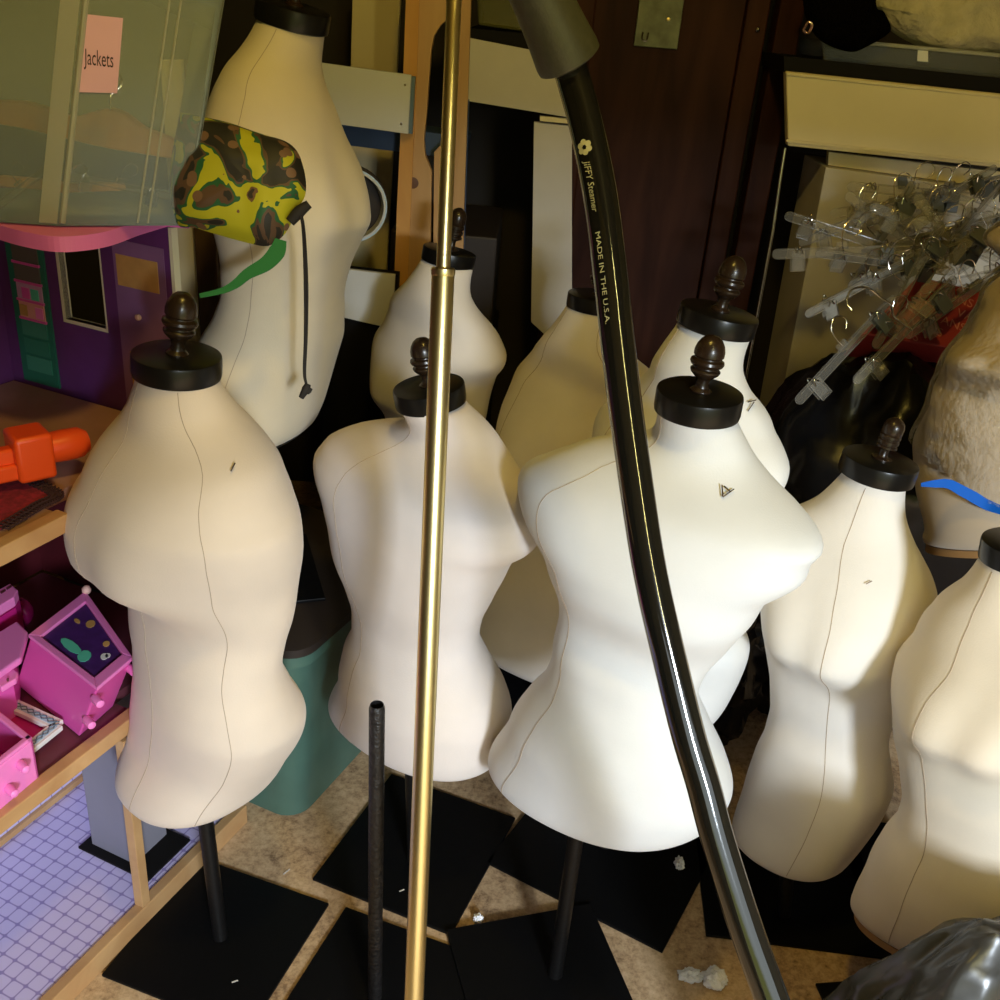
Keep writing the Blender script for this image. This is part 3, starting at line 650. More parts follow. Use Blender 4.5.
# flap panel at left of the vanity
k=thing('toy_dresser','light pink toy dresser with hinged flap, left of the vanity','toy',tuple(D(.22,.28,FZ)))
z=.535
qq=[P2(-40,662,z),P2(18,627,z),P2(29,638,z),P2(22,664,z),P2(-40,708,z)]
mk('flap',prism(qq,(0,0,.012)),M['pink2'],k,smooth=False,bevel=.003)
q3=[P2(-4,686,z-.01),P2(12,672,z-.01),P2(19,678,z-.01),P2(17,684,z-.01),P2(2,693,z-.01)]
mk('hinge',prism(q3,(0,0,.010)),M['pink2'],k,smooth=False,bevel=.002)
mk('hinge_pin',lathe([(.0016,0),(.0016,.004)],P2(8,681,z)+zz*.000,zz,10),M['plum'],k)
lowp=[p.copy() for p in qq]; 
for p in lowp: p[2]=FZ+.002
mk('carcass',prism([lowp[0]*.9+lowp[1]*.1,lowp[1]*.9+lowp[0]*.1,lowp[3]*.8+lowp[0]*.2,lowp[4]*.8+lowp[0]*.2],(0,0,.092)),M['pink'],k,smooth=False)
k=thing('toy_tray','pink toy box with dark legends at left edge, behind the dresser','toy',tuple(D(.33,.34,FZ)))
z=.56; qq=[P2(-20,600,z),P2(10,583,z),P2(18,590,z),P2(14,597,z),P2(-20,618,z)]
mk('top_piece',prism(qq,(0,0,-.018)),M['pink2'],k,smooth=False,bevel=.002)
mk('label_strip',join(*[prism([P2(x,y,z+.0008),P2(x+5,y-3,z+.0008),P2(x+6,y-1,z+.0008),P2(x+1,y+2,z+.0008)],(0,0,.0004)) for x,y in ((-8,596),(0,592),(6,588))]),M['plum'],k,smooth=False)
lb=[p.copy() for p in qq]
mk('base',prism([np.array([*(p[:2]*1.0),FZ+.002]) for p in qq],(0,0,.105)),M['magenta'],k,smooth=False)
bc=P2(18,613,FZ+.03)
tag(mk('toy_ball',lathe([(.026*sin(x)+.0003,.028-.028*cos(x)) for x in np.linspace(0,pi,14)],(bc[0],bc[1],FZ+.002),zz,24),mat('shiny_magenta',(.30,.01,.12),.1,coat=1.)),'shiny magenta toy ball behind the pink vanity','toy')
# ladder
k=thing('toy_stairs','white and blue latticed toy frame lying between pink toys','toy',tuple(D(.14,.13,FZ)))
z=FZ+.012
A_,B_,C_=P2(-20,692,z),P2(58,728,z),P2(28,752,z)
def strip(pA,pB,wd,dz,h):
    d_=(pB-pA)/np.linalg.norm(pB-pA); n_=np.cross(zz,d_); return obox(pA-n_*wd/2+zz*dz,pB-pA,n_*wd,zz*h)
mk('rail',strip(A_,B_,.022,0,.008),M['white'],k,smooth=False,bevel=.001)
mk('rail',strip(B_,C_,.020,0,.008),M['white'],k,smooth=False,bevel=.001)
def lattice(pA,pB,wd,nn):
    out=[]; d_=(pB-pA); L_=np.linalg.norm(d_); d_/=L_; n_=np.cross(zz,d_)
    out.append(strip(pA,pB,wd,.008,.0006))
    return out
mk('blue_inlay',join(*lattice(A_+(B_-A_)*.03,B_-(B_-A_)*.04,.011,9)),M['paleblue'],k,smooth=False)
mk('blue_inlay',join(*lattice(B_+(C_-B_)*.08,C_-(C_-B_)*.05,.010,4)),M['paleblue'],k,smooth=False)
def zig(pA,pB,wd,nn):
    d_=(pB-pA); L_=np.linalg.norm(d_); d_/=L_; n_=np.cross(zz,d_); o=[]
    for sg in (1,-1):
        for i in range(nn):
            a=pA+d_*L_*(i/nn)+n_*wd*.4*sg; b=pA+d_*L_*((i+1)/nn)-n_*wd*.4*sg; o.append(tube(np.array([a+zz*.0092,b+zz*.0092]),.0009,5))
    return join(*o)
mk('lattice',zig(A_,B_,.011,12),M['slate'],k); mk('lattice',zig(B_,C_,.010,5),M['slate'],k)
mk('insert',prism([P2(0,708,z-.006),P2(52,732,z-.006),P2(33,742,z-.006),P2(8,736,z-.006)],(0,0,.002)),M['magenta'],k,smooth=False)
# pink open box bottom left
k=thing('toy_crate','open hot pink toy crate at the left edge of second floor','toy',tuple(D(.05,.10,FZ)))
z=.505; qq=[P2(-30,690,z),P2(33,740,z),P2(-30,790,z)]
z2=[p.copy() for p in qq]
for p in z2: p[2]=FZ+.002
d1=(qq[1]-qq[0])/np.linalg.norm(qq[1]-qq[0]); d2=(qq[2]-qq[1])/np.linalg.norm(qq[2]-qq[1])
n1=np.cross(zz,d1)
mk('front_panel',obox(z2[1],d2*.11,-d1*.006,zz*(z-FZ-.002)),M['pink2'],k,smooth=False,bevel=.002)
mk('side_panel',obox(z2[1],-d1*.12,d2*.006,zz*(z-FZ-.002)),M['pink'],k,smooth=False,bevel=.002)
mk('rim',join(obox(qq[1],d2*.11,-d1*.010,zz*.006),obox(qq[1],-d1*.12,d2*.010,zz*.006)),M['pink2'],k,smooth=False,bevel=.002)
mk('bottom_panel',prism([z2[1],z2[1]+d2*.11,z2[1]+d2*.11-d1*.12,z2[1]-d1*.12],(0,0,.004)),M['magenta'],k,smooth=False)
for f in (.14,.55): mk('peg',lathe([(.0065,0),(.007,.006),(.006,.018),(.002,.021)],z2[1]+d2*(.02+f*.06)+zz*(.058-.055*f),d1,12),M['pink2'],k)
# ------------------------------------------------------------- green tub (K stands on the dark sheet painted as its shaded open inside)
k=thing('storage_tub','dark green plastic storage tub behind the dollhouse','storage tub',tuple(D(.70,.13,0)))
def tubring(z,g,s0=.50,s1=.90,w0=-.105,w1=.40,r=.05,n=6):
    s0+=g;s1-=g;w0+=g;w1-=g; pts=[]
    for cs,cw,a in ((s1-r,w1-r,0),(s0+r,w1-r,pi/2),(s0+r,w0+r,pi),(s1-r,w0+r,1.5*pi)):
        for i in range(n+1):
            b=a+pi/2*i/n; pts.append(D(cs+r*cos(b),cw+r*sin(b),z))
    return np.array(pts)
def loft(rings,cap0=True,cap1=True):
    n=len(rings[0]); V=np.concatenate(rings); Fs=[]
    for i in range(len(rings)-1):
        for j in range(n): a=i*n+j;b=i*n+(j+1)%n; Fs.append((a,b,b+n,a+n))
    if cap0: Fs.append(tuple(range(n-1,-1,-1)))
    if cap1: Fs.append(tuple(range((len(rings)-1)*n,len(rings)*n)))
    return V,Fs
mk('tub_body',loft([tubring(.002,.022),tubring(.01,.012),tubring(.41,-.012)]),M['green'],k,angle=30)
mk('rim',loft([tubring(.405,-.012),tubring(.405,-.03),tubring(.43,-.03),tubring(.43,-.012)],False,False),M['green'],k,angle=30)
mk('top_piece',loft([tubring(.43,-.034),tubring(.446,-.034),tubring(.450,-.024)]),M['darkbrown'],k,angle=30)  # dark brown painted in for the dim inside of an open tub
for w_ in (.03,.26): mk('rib',dbox(.497,.512,w_,w_+.02,.02,.40),M['green'],k,smooth=False,bevel=.003)
# ------------------------------------------------------------- clear bin on the roof, labelled Jackets
BZ=1.156; c1=on_z(58,226,BZ); az=24*D2R
bu_=np.array([cos(az),sin(az),0]); bv_=np.array([-sin(az),cos(az),0])
k=thing('clear_bin','clear plastic bin with pink paper label, on the dollhouse roof','storage bin',(c1[0],c1[1],BZ))
BW,BD,BH=.165,.26,.34
SH=.21
BP=[np.array([0,0,0.]),bu_*BW,bu_*BW+bv_*BD,bv_*BD-bu_*.10,-bu_*.135+bv_*.045]
def binring(z,g,r=.010,n=4):
    cen=sum(BP)/5; pts=[]
    P5=[cen+(p-cen)*(1+z*.10)+g for p in BP]
    for i in range(5):
        p=P5[i]; a=P5[i-1]-p; b=P5[(i+1)%5]-p; a/=np.linalg.norm(a); b/=np.linalg.norm(b)
        for t_ in np.linspace(0,1,n): pts.append(p+a*r*(1-t_)**2+b*r*t_**2)
    return np.array([c1+q_+zz*z+bu_*(SH*z) for q_ in pts])
mk('bin_wall',loft([binring(0,0),binring(BH,0)],True,False),M['bin'],k,angle=30)
o=k.children[0]; sd=o.modifiers.new('wall','SOLIDIFY'); sd.thickness=.0022; sd.offset=-1
def facept(fu,z,e=.0012):
    cen=sum(BP)/5; p=BP[0]*(1-fu)+BP[1]*fu; return c1+cen+(p-cen)*(1+z*.10)+zz*z+bu_*(SH*z)-bv_*e
mk('corner_edge',tube(np.array([facept(.03,.004,.0),facept(.03,BH,.0)]),.0042,8),M['binrim'],k)
mk('corner_flange',join(obox(facept(-.01,.003,0),facept(-.01,BH,0)-facept(-.01,.003,0),-bu_*.022+bv_*.007,bv_*.003)),M['binrim'],k,smooth=False)
for fu in (.60,.68): mk('rib',tube(np.array([facept(fu,.004,.001),facept(fu,BH,.001)]),.0016,8),M['binrim'],k)
pl_=[]
fn=np.cross(facept(1,.1)-facept(0,.1),facept(0,.3)-facept(0,.1)); fn/=np.linalg.norm(fn); fn=fn if fn@(C-c1)>0 else -fn
def onface(x,y,e=.0016): return on_plane(x,y,facept(0,.1,0),fn)+fn*e
lp=[onface(*p) for p in ((85,14),(123,18),(117,93),(76,92))]
lb=mk('paper_label',prism(lp,fn*.0004),M['paper'],k,smooth=False,label='pink paper label with handwriting')
ex=lp[1]-lp[0]; ex/=np.linalg.norm(ex); ey=np.cross(fn,ex); ey/=np.linalg.norm(ey)
if ey[2]<0: ey=-ey
jo=onface(84.5,64,.0024)
exx=ex*cos(-.03)+ey*sin(-.03)
mk('handwriting',on_frame(text_vf('Jackets',.0265,.46,.12,.0),jo,exx,ey,fn),M['ink'],lb)
# contents: wooden hangers and clear clip hangers inside the bin
def hanger_outline(pts,dep,off):
    return [at(x,y,dep) for x,y in pts]
dd=depth(c1)+.07
ha=[(-5,100),(20,101),(45,108),(62,115),(75,117),(90,112),(108,108),(122,113),(140,127),(165,137),(192,147),(190,160),(165,158),(140,154),(115,150),(90,145),(70,140),(45,134),(20,128),(-5,124)]
k2=thing('coat_hanger','upper wooden coat hanger inside the clear bin','coat hanger',tuple(at(95,130,dd)))
mk('arms',prism([at(x,y,dd+ (x-60)*.0002) for x,y in ha],(.004,.016,0)),M['hangwood'],k2,smooth=False,bevel=.003)
mk('hook',tube([at(110,110,dd+.005),at(111,96,dd+.005),at(122,84,dd+.005),at(116,72,dd+.005),at(106,76,dd+.005)],.0018,8,6),M['chrome'],k2)
dd2=dd+.03
hb=[(-5,176),(40,180),(62,184),(92,183),(118,184),(120,191),(92,192),(62,193),(40,190),(-5,186)]
k2=thing('coat_hanger','lower wooden coat hanger half hidden inside the clear bin','coat hanger',tuple(at(60,185,dd2)))
mk('arms',prism([at(x,y,dd2) for x,y in hb],(.004,.016,0)),M['hangwood'],k2,smooth=False,bevel=.002)
mk('hook',tube([at(70,184,dd2),at(70,172,dd2),at(80,164,dd2),at(88,170,dd2)],.0018,8,6),M['chrome'],k2)
# ------------------------------------------------------------- camouflage drawstring bag
bd=1.375
bag_o=[(180,112),(205,117),(230,123),(262,134),(285,141),(297,151),(303,166),(306,182),(305,196),(299,207),(292,222),(283,236),(268,246),(248,243),(222,236),(196,228),(176,222),(170,170)]
k=thing('drawstring_bag','camouflage drawstring bag with black cord hanging at the upper left form','bag',tuple(at(245,180,bd)))
nb=-Fv
mk('pouch',pillow([at(x,y,bd) for x,y in bag_o],nb,.040,10,4,.010,26.,3.,tb=.026),M['camo'],k)
mk('gathered_mouth',tube([at(290,222,bd-.018),at(299,212,bd-.02),at(309,204,bd-.02)],[.007,.0085,.006],12,4),M['cord'],k)
cordp=[(298,209),(302,222),(304,250),(305,290),(305,335),(304,372),(306,384)]
cd_=[bd-.02,bd-.02,bd+.03,bd+.07,bd+.11,bd+.14,bd+.15]
mk('cord',join(tube([at(x,y,z_) for (x,y),z_ in zip(cordp,cd_)],.0019,8,6),tube([at(x+2.2-abs(i-3)*.6,y,z_+.001) for i,((x,y),z_) in enumerate(zip(cordp,cd_))],.0019,8,6)),M['cord'],k)
mk('cord_knot',join(tube([at(308,384,bd+.15),at(306,389,bd+.15),at(301,398,bd+.152)],[.0045,.0065,.004],10,3),tube([at(303,390,bd+.15),at(308,392,bd+.15),at(311,388,bd+.15)],[.003,.004,.003],8,3)),M['cord'],k)
sp=[(281,240),(277,252),(266,264),(248,274),(236,284),(222,291),(200,296)]; wd=[.008,.0115,.010,.0075,.006,.004,.003]
Ps=crpath([at(x,y,bd-.006) for x,y in sp],6); wv=np.interp(np.linspace(0,6,len(Ps)),range(7),wd); T_,X_,Y_=tubeframes(Ps)
nv=[];
for i in range(len(Ps)):
    sdv=np.cross(T_[i],nb); sdv/=np.linalg.norm(sdv); nv+= [Ps[i]+sdv*wv[i],Ps[i]-sdv*wv[i]]
N_=len(nv); Vs=np.array(nv+[p+nb*.002 for p in nv]); Fs_=[]
for i in range(len(Ps)-1):
    a=2*i; Fs_+= [(a,a+1,a+3,a+2),(N_+a,N_+a+2,N_+a+3,N_+a+1),(a,a+2,N_+a+2,N_+a),(a+1,N_+a+1,N_+a+3,a+3)]
Fs_+= [(0,N_,N_+1,1),(N_-2,N_-1,2*N_-1,2*N_-2)]
mk('strap',(Vs,Fs_),M['strap'],k,label='green webbing strap')
# ------------------------------------------------------------- background: left boards and boxes
def slab(pts,Y,th,m,name,label=None,cat=None,parent=None,bevel=.0,group=None):
    o=mk(name,prism([on_y(x,y,Y) for x,y in pts],(0,th,0)),m,parent,smooth=False,bevel=bevel)
    if label: tag(o,label,cat,group)
    return o
slab([(353,-30),(402,-30),(372,560),(338,560)],2.72,.02,M['cream'],'cream_board','cream board standing above the white box, left of pine frame','board',bevel=.002)
k=thing('white_drawer_box','white box with navy underside left of the pine frame, above a round drum','box',tuple(on_y(370,130,2.32)))
mk('front',prism([on_y(x,y,2.32) for x,y in ((300,60),(411,75),(408,134),(300,119))],(0,.012,0)),M['whitebox'],k,smooth=False,bevel=.001)
mk('carcass',prism([on_y(x,y,2.333) for x,y in ((300,62),(415,77),(412,134),(300,120))],(0,.022,0)),M['slate'],k,smooth=False)
for p in ((405,85),(401,124)): mk('screw',lathe([(.003,0),(.0025,.001)],on_y(*p,2.32),(0,-1,0),10),M['chrome'],k)
slab([(330,118),(468,138),(464,160),(330,143)],2.42,.12,M['blue'],'blue_shelf','navy blue shelf under the white box','shelf')
slab([(461,100),(469,100),(452,640),(446,640)],2.41,.02,M['blue'],'blue_strip','narrow navy blue upright right of the pine frame','board')
k=thing('round_drum','white and brown round drum on its side behind the tall form','drum',tuple(on_y(372,200,2.22)))
cd=on_y(352,206,2.25)
mk('drum_shell',lathe([(.0745,-.06),(.0745,0),(.07,.002),(.069,-.05)],cd,(.25,-.96,.1),40,closed=False),M['whitebox'],k)
mk('drum_side',lathe([(.084,-.14),(.085,-.05),(.078,-.045),(.0005,-.045)],cd,(.25,-.96,.1),40),M['darkbrown'],k)
mk('drum_rim',lathe([(.0745,.001),(.0775,.001),(.0775,-.045),(.0745,-.045)],cd,(.25,-.96,.1),40,closed=False),M['paleblue'],k)
k=thing('white_drawer_box','white box with black edge low behind the tall form, in half shadow','box',tuple(on_y(370,300,2.30)))
mk('front',prism([on_y(x,y,2.30) for x,y in ((320,266),(395,275),(392,329),(320,312))],(0,.012,0)),M['whitebox'],k,smooth=False,bevel=.001)
mk('carcass',prism([on_y(320,266,2.313),on_y(398,275,2.313),on_y(394,329,2.313)*[1,1,0]+[0,0,.002],on_y(320,312,2.313)*[1,1,0]+[0,0,.002]],(0,.035,0)),M['dark'],k,smooth=False)
# pine frame
k=thing('pine_frame','knotty pine upright frame with rounded slot behind the metal pole','frame',tuple(on_y(420,300,2.36)))
left=[(410,-60),(449,-60),(446,20),(440,26),(434,36),(431,52),(429,80),(427,110),(424,140),(425,155),(429,165),(431.5,172),(430,260),(425,420),(390,420),(394,330),(399,205),(404,130)]
mk('left_board',prism([on_y(x,y,2.36) for x,y in left],(0,.022,0)),M['pine'],k,smooth=False,bevel=.001)
mk('edge_strip',prism([on_y(x,y,2.352) for x,y in ((408,-60),(421,-60),(417,70),(411,200),(402,420),(389,420),(397,205),(403,80))],(0,.01,0)),M['pineedge'],k,smooth=False,label='orange pine edge strip')
mk('right_board',prism([on_y(x,y,2.375) for x,y in ((434,152),(446,140),(449,-60),(473,-60),(469,60),(464,210),(460,420),(432,420),(433,270))],(0,.022,0)),M['pine'],k,smooth=False,bevel=.001)
mk('wood_knot',lathe([(.0005,0),(.009,0),(.0135,-.0006)],on_y(413,183,2.3595),(0,-1,0),20),mat('knot_brown',(.13,.055,.025),.5),k)
# centre boards
slab([(470,38),(572,58),(572,118),(467,101)],2.44,.02,M['card'],'cream_board','grey cream crossboard right of the pine frame, behind the hose boot','board',bevel=.001)
slab([(534,122),(572,126),(572,330),(545,335),(531,322)],2.46,.02,M['card'],'white_board','narrow white upright panel left of the dark wood door','panel',bevel=.001)
slab([(540,116),(572,119),(572,124),(540,121)],2.45,.02,M['cream'],'cream_strip','thin cream strip above the narrow white panel','strip')
k=tag(mk('clear_bin',prism([on_y(x,y,2.46) for x,y in ((476,-30),(540,-30),(540,30),(519,31),(478,25))],(0,.2,0)),clear('amber_bin_plastic',(.16,.15,.04),.45,.3),smooth=False,bevel=.006),'small olive tinted clear bin at top, between pine frame and hose boot','storage bin')
slab([(469,28),(572,38),(572,56),(470,40)],2.45,.3,M['dark'],'dark_shelf','black shelf carrying the small olive tinted bin','shelf')
# dark wood cabinet
k=thing('dark_cabinet','dark mahogany cabinet with aged steel lock plate behind the forms','cabinet',(.33,2.5,0))
def cabp(pts,Y,th,m,name,bevel=.002,par=None): return mk(name,prism([on_y(x,y,Y) for x,y in pts],(0,th,0)),m,par or k,smooth=False,bevel=bevel)
def vb(x0,x1,z0,z1,Y,th,name,m=None): return mk(name,obox((x0,Y,z0),(x1-x0,0,0),(0,th,0),(0,0,z1-z0)),m or M['darkwood'],k,smooth=False,bevel=.003)
vb(.062,.118,.0,1.75,2.50,.03,'stile'); vb(.118,.455,.02,1.75,2.52,.02,'door_panel'); vb(.455,.505,0,1.75,2.50,.03,'stile'); vb(.520,.575,0,1.75,2.47,.06,'side_post')
vb(.505,.520,0,1.75,2.53,.02,'gap_board',M['dark'])
lpk=mk('lock_plate',obox((.215,2.512,1.395),(.100,0,.0),(0,.008,0),(0,0,.115)),M['steel'],k,smooth=False,bevel=.001)
mk('keyhole_cover',lathe([(.004,0),(.004,.006),(.001,.007)],(.285,2.511,1.455),(0,-1,0),12),M['brass'],lpk)
mk('hasp',tube([(.232,2.509,1.425),(.232,2.506,1.41),(.242,2.506,1.408),(.244,2.509,1.424)],.0016,8,5),M['chrome'],lpk)
mk('door_knob',lathe([(.005,0),(.005,.008),(.001,.011)],(.485,2.5,1.45),(0,-1,0),14),M['chrome'],k)
# ------------------------------------------------------------- right shelving
k=thing('white_shelf','long cream shelf fascia board at the right, above the hangers','shelf',tuple(on_y(890,130,2.28)))
def line(x,a,b): return a[1]+(b[1]-a[1])*(x-a[0])/(b[0]-a[0])
tl,tr,bl,br=(786,71),(1060,100),(788,146),(1060,174)
fo=[on_y(*p,2.28) for p in (bl,br,tr,tl)]
mk('fascia',prism(fo,(0,.03,0)),M['cream'],k,smooth=False,bevel=.003)
def bead(dy,h,e):
    a,b=((786,71+dy),(1060,100+dy)); return prism([on_y(*p,2.28) for p in ((786,71+dy+h),(1060,100+dy+h),b,a)],(0,-e,0))
mk('bead',bead(1.,3.4,.004),M['cream'],k,smooth=False,bevel=.0015); mk('bead',bead(68.,3.2,.004),M['cream'],k,smooth=False,bevel=.0015)
o=slab([(784,56),(1060,84),(1060,102),(784,72)],2.29,.30,M['dark'],'black_shelf','black shelf board resting on the cream fascia at upper right','shelf')
slab([(829,152),(1060,179),(1060,197),(828,165)],2.33,.02,M['cream'],'cream_strip','thin cream strip just below the long cream fascia','strip')
k=thing('white_carton','white cardboard carton behind the heap of clip hangers','box',tuple(on_y(900,250,2.30)))
mk('carton_front',prism([on_y(x,y,2.30) for x,y in ((826,167),(1060,200))]+[on_y(1060,400,2.30)*[1,1,0]+[0,0,.002],on_y(797,352,2.30)*[1,1,0]+[0,0,.002]],(0,.2,0)),M['card'],k,smooth=False,bevel=.002)
mk('carton_tape',prism([on_y(x,y,2.299) for x,y in ((897,176),(907,177),(909,190),(898,189))],(0,-.0008,0)),M['clipgrey'],k,smooth=False)
tag(mk('chrome_rod',tube([on_y(785,148,2.26),on_y(780,180,2.26),on_y(773,230,2.26),on_y(773,230,2.26)*[1,1,0]+[.012,0,.003]],.0035,10),M['chrome']),'thin chrome upright rod right of the dark cabinet','rod')
# things on the black shelf
tpz=on_y(900,75,2.32)[2]
k=thing('clear_bin','low clear plastic bin under the cream fleece on the black shelf','storage bin',tuple(on_y(900,60,2.33)))
b1=[(822,40),(1060,62),(1060,88),(824,63)]
mk('bin_wall',prism([on_y(x,y,2.31) for x,y in b1],(0,.22,0)),clear('grey_bin_plastic',(.22,.22,.18),.30,.2),k,smooth=False,bevel=.004)
mk('bin_sticker',prism([on_y(x,y,2.309) for x,y in ((918,48),(928,49),(928,62),(917,61))],(0,-.0006,0)),M['white'],k,smooth=False)
mk('bin_rim',tube([on_y(822,39,2.308),on_y(1060,61,2.308)],.004,8),M['binrim'],k)
fl=[(868,-40),(868,0),(876,10),(888,28),(905,40),(930,50),(960,54),(1000,55),(1060,58),(1060,-40)]
tag(mk('fleece_blanket',pillow([on_y(x,y,2.36) for x,y in fl],(0,-1,0),.07,12,6,.03,14.,7.),M['fleece']),'cream fleece bundle on the upper right shelf','blanket')
fh=[(800,-30),(805,15),(815,35),(830,46),(852,52),(868,46),(885,36),(891,28),(884,12),(876,6),(868,-30)]
tag(mk('fur_hat',pillow([on_y(x,y,2.27) for x,y in fh],(0,-1,0),.04,10,5,.012,40.,2.),M['fur']),'black fluffy fur hat hanging over the upper right shelf','hat')
tag(mk('metal_clasp',tube([on_y(803,30,2.24),on_y(808,22,2.235),on_y(812,25,2.235),on_y(808,33,2.24),on_y(803,30,2.24)],.0035,8,4),mat('copper_clasp',(.75,.45,.28),.2,metal=1.)),'shiny copper clasp beside the black fur hat','clasp')
# dark clutter at the back
def dark_box(name,label,cat,x0,x1,y0,y1,z0,z1,m):
    tag(mk(name,obox((x0,y0,z0),(x1-x0,0,0),(0,y1-y0,0),(0,0,z1-z0)),m,smooth=False,bevel=.006),label,cat)
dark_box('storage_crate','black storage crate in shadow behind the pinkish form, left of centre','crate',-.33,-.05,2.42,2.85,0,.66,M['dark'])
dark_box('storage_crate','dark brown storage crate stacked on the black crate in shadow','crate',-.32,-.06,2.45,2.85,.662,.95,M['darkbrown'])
def tofloor(pts,Y):
    return [on_y(*pts[0],Y),on_y(*pts[1],Y),on_y(*pts[2],Y)*[1,1,0]+[0,0,.002],on_y(*pts[3],Y)*[1,1,0]+[0,0,.002]]
tag(mk('cream_board',prism(tofloor(((160,60),(181,60),(201,350),(176,350)),2.04),(0,.02,0)),M['cream'],smooth=False,bevel=.002),'tall cream board at upper left, glimpsed between dollhouse and tallest form','board')
tag(mk('brown_plank',prism(tofloor(((183,60),(204,60),(226,350),(202,350)),2.03),(0,.02,0)),M['plankbrown'],smooth=False,bevel=.002),'brown plank right of the tall cream board, behind the tallest form','plank')
# ------------------------------------------------------------- black trash bag heap and clip hangers
tag(mk('trash_bag',blob((.82,1.98,.44),(.31,.25,.50),.12,2.6,5.,72,44,flatb=.004),M['trash']),'large black trash bag under the heap of clip hangers','trash bag')
tag(mk('trash_bag',blob((.485,1.84,.26),(.13,.12,.29),.22,4.4,9.,64,40,flatb=.004),M['trash']),'glossy black trash bag on the floor right of the front form','trash bag')
def red_carton():
    k=thing('red_carton','red shoe carton with repeated white lettering under clear hangers','box',tuple(at(925,320,1.92)))
    pts=[(866,334),(905,288),(960,270),(1010,318),(985,352),(930,345)]
    pts=[(862,334),(918,276),(1015,300),(978,352)]
    dp=[1.90,1.94,1.94,1.90]
    P4=[at(x,y,z) for (x,y),z in zip(pts,dp)]
    nn=np.cross(P4[1]-P4[0],P4[3]-P4[0]); nn/=np.linalg.norm(nn)
    if nn@(C-P4[0])<0: nn=-nn
    P4[2]=P4[2]-nn*((P4[2]-P4[0])@nn)
    mk('carton_body',prism(P4,-nn*.10),M['redbox'],k,smooth=False,bevel=.003)
    ex=P4[3]-P4[0]; L1=np.linalg.norm(ex); ex/=L1; ey=np.cross(nn,ex); 
    if ey@(P4[1]-P4[0])<0: ey=-ey
    tx=[]
    e1=ex*cos(-.25)+ey*sin(-.25); e2=np.cross(nn,e1)
    if e2@ey<0: e2=-e2
    def inside(p):
        q2=[(P4[i]-P4[0]) for i in range(4)]; pp=p-P4[0]; a=[np.array([x@ex,x@ey]) for x in q2]; b=np.array([pp@ex,pp@ey]); s=[]
        for i in range(4):
            d_=a[(i+1)%4]-a[i]; s.append(d_[0]*(b[1]-a[i][1])-d_[1]*(b[0]-a[i][0]))
        return all(x>0 for x in s) or all(x<0 for x in s)
    tv=text_vf('VANS',.026)
    for r in range(-9,12):
        for c_ in range(-6,9):
            o_=P4[0]+e1*(c_*.078+(r%2)*.038)+e2*(r*.028)+nn*.0006
            vf=on_frame(tv,o_,e1,e2,nn)
            if all(inside(p) for p in vf[0][::7]): tx.append(vf)
    if tx: mk('lettering',join(*tx),M['redprint'],k)
red_carton()
def clip_hanger(name_label,group=None):
    k=thing('clip_hanger',name_label,'hanger',(0,0,0),group)
    # clear flat bar with rounded ends along x, 0.26 long
    def bar(w,h,th):
        pts=[];r=h/2
        for a in np.linspace(-pi/2,pi/2,8): pts.append((w/2-r+r*cos(a),0,r*sin(a)))
        for a in np.linspace(pi/2,1.5*pi,8): pts.append((-w/2+r+r*cos(a),0,r*sin(a)))
        return prism([np.array(p)-[0,th/2,0] for p in pts],(0,th,0))
    mk('bar',bar(.27,.020,.004),M['clearp'],k,smooth=False,bevel=.0012)
    mk('bar_rib',join(obox((-.118,-.004,-.0085),(.236,0,0),(0,.002,0),(0,0,.0022)),obox((-.118,-.004,.0063),(.236,0,0),(0,.002,0),(0,0,.0022))),M['clearp'],k,smooth=False)
    for x in (-.085,.085):
        c=mk('clip',join(obox((x-.013,-.009,-.034),(.026,0,0),(0,.004,0),(0,0,.040)),obox((x-.013,.005,-.034),(.026,0,0),(0,.004,0),(0,0,.040))),M['clearp'] if x<0 else M['clipgrey'],k,smooth=False,bevel=.002)
        mk('clip_spring',tube([(x-.006,-.011,.000),(x,-.012,.012),(x+.006,-.011,.0),(x+.006,.011,.0),(x,.012,.012),(x-.006,.011,0)],.0013,6,4),M['chrome'],c)
    hk=[(0,0,.008),(0,0,.034),(.004,0,.050),(.020,0,.062),(.034,0,.054),(.036,0,.040),(.026,0,.030)]
    mk('hook',tube(hk,.0011,8,6),M['chrome'],k)
    mk('neck_block',cbox((0,0,.012),(.022,.007,.014)),M['clearp'],k,smooth=False,bevel=.001)
    return k
proto=clip_hanger('clear clip hanger sticking out at the far left of the heap')
def copy_tree(o,parent=None):
    c=o.copy(); COL.objects.link(c)
    if parent is not None: c.parent=parent
    for ch in o.children: copy_tree(ch,c)
    return c
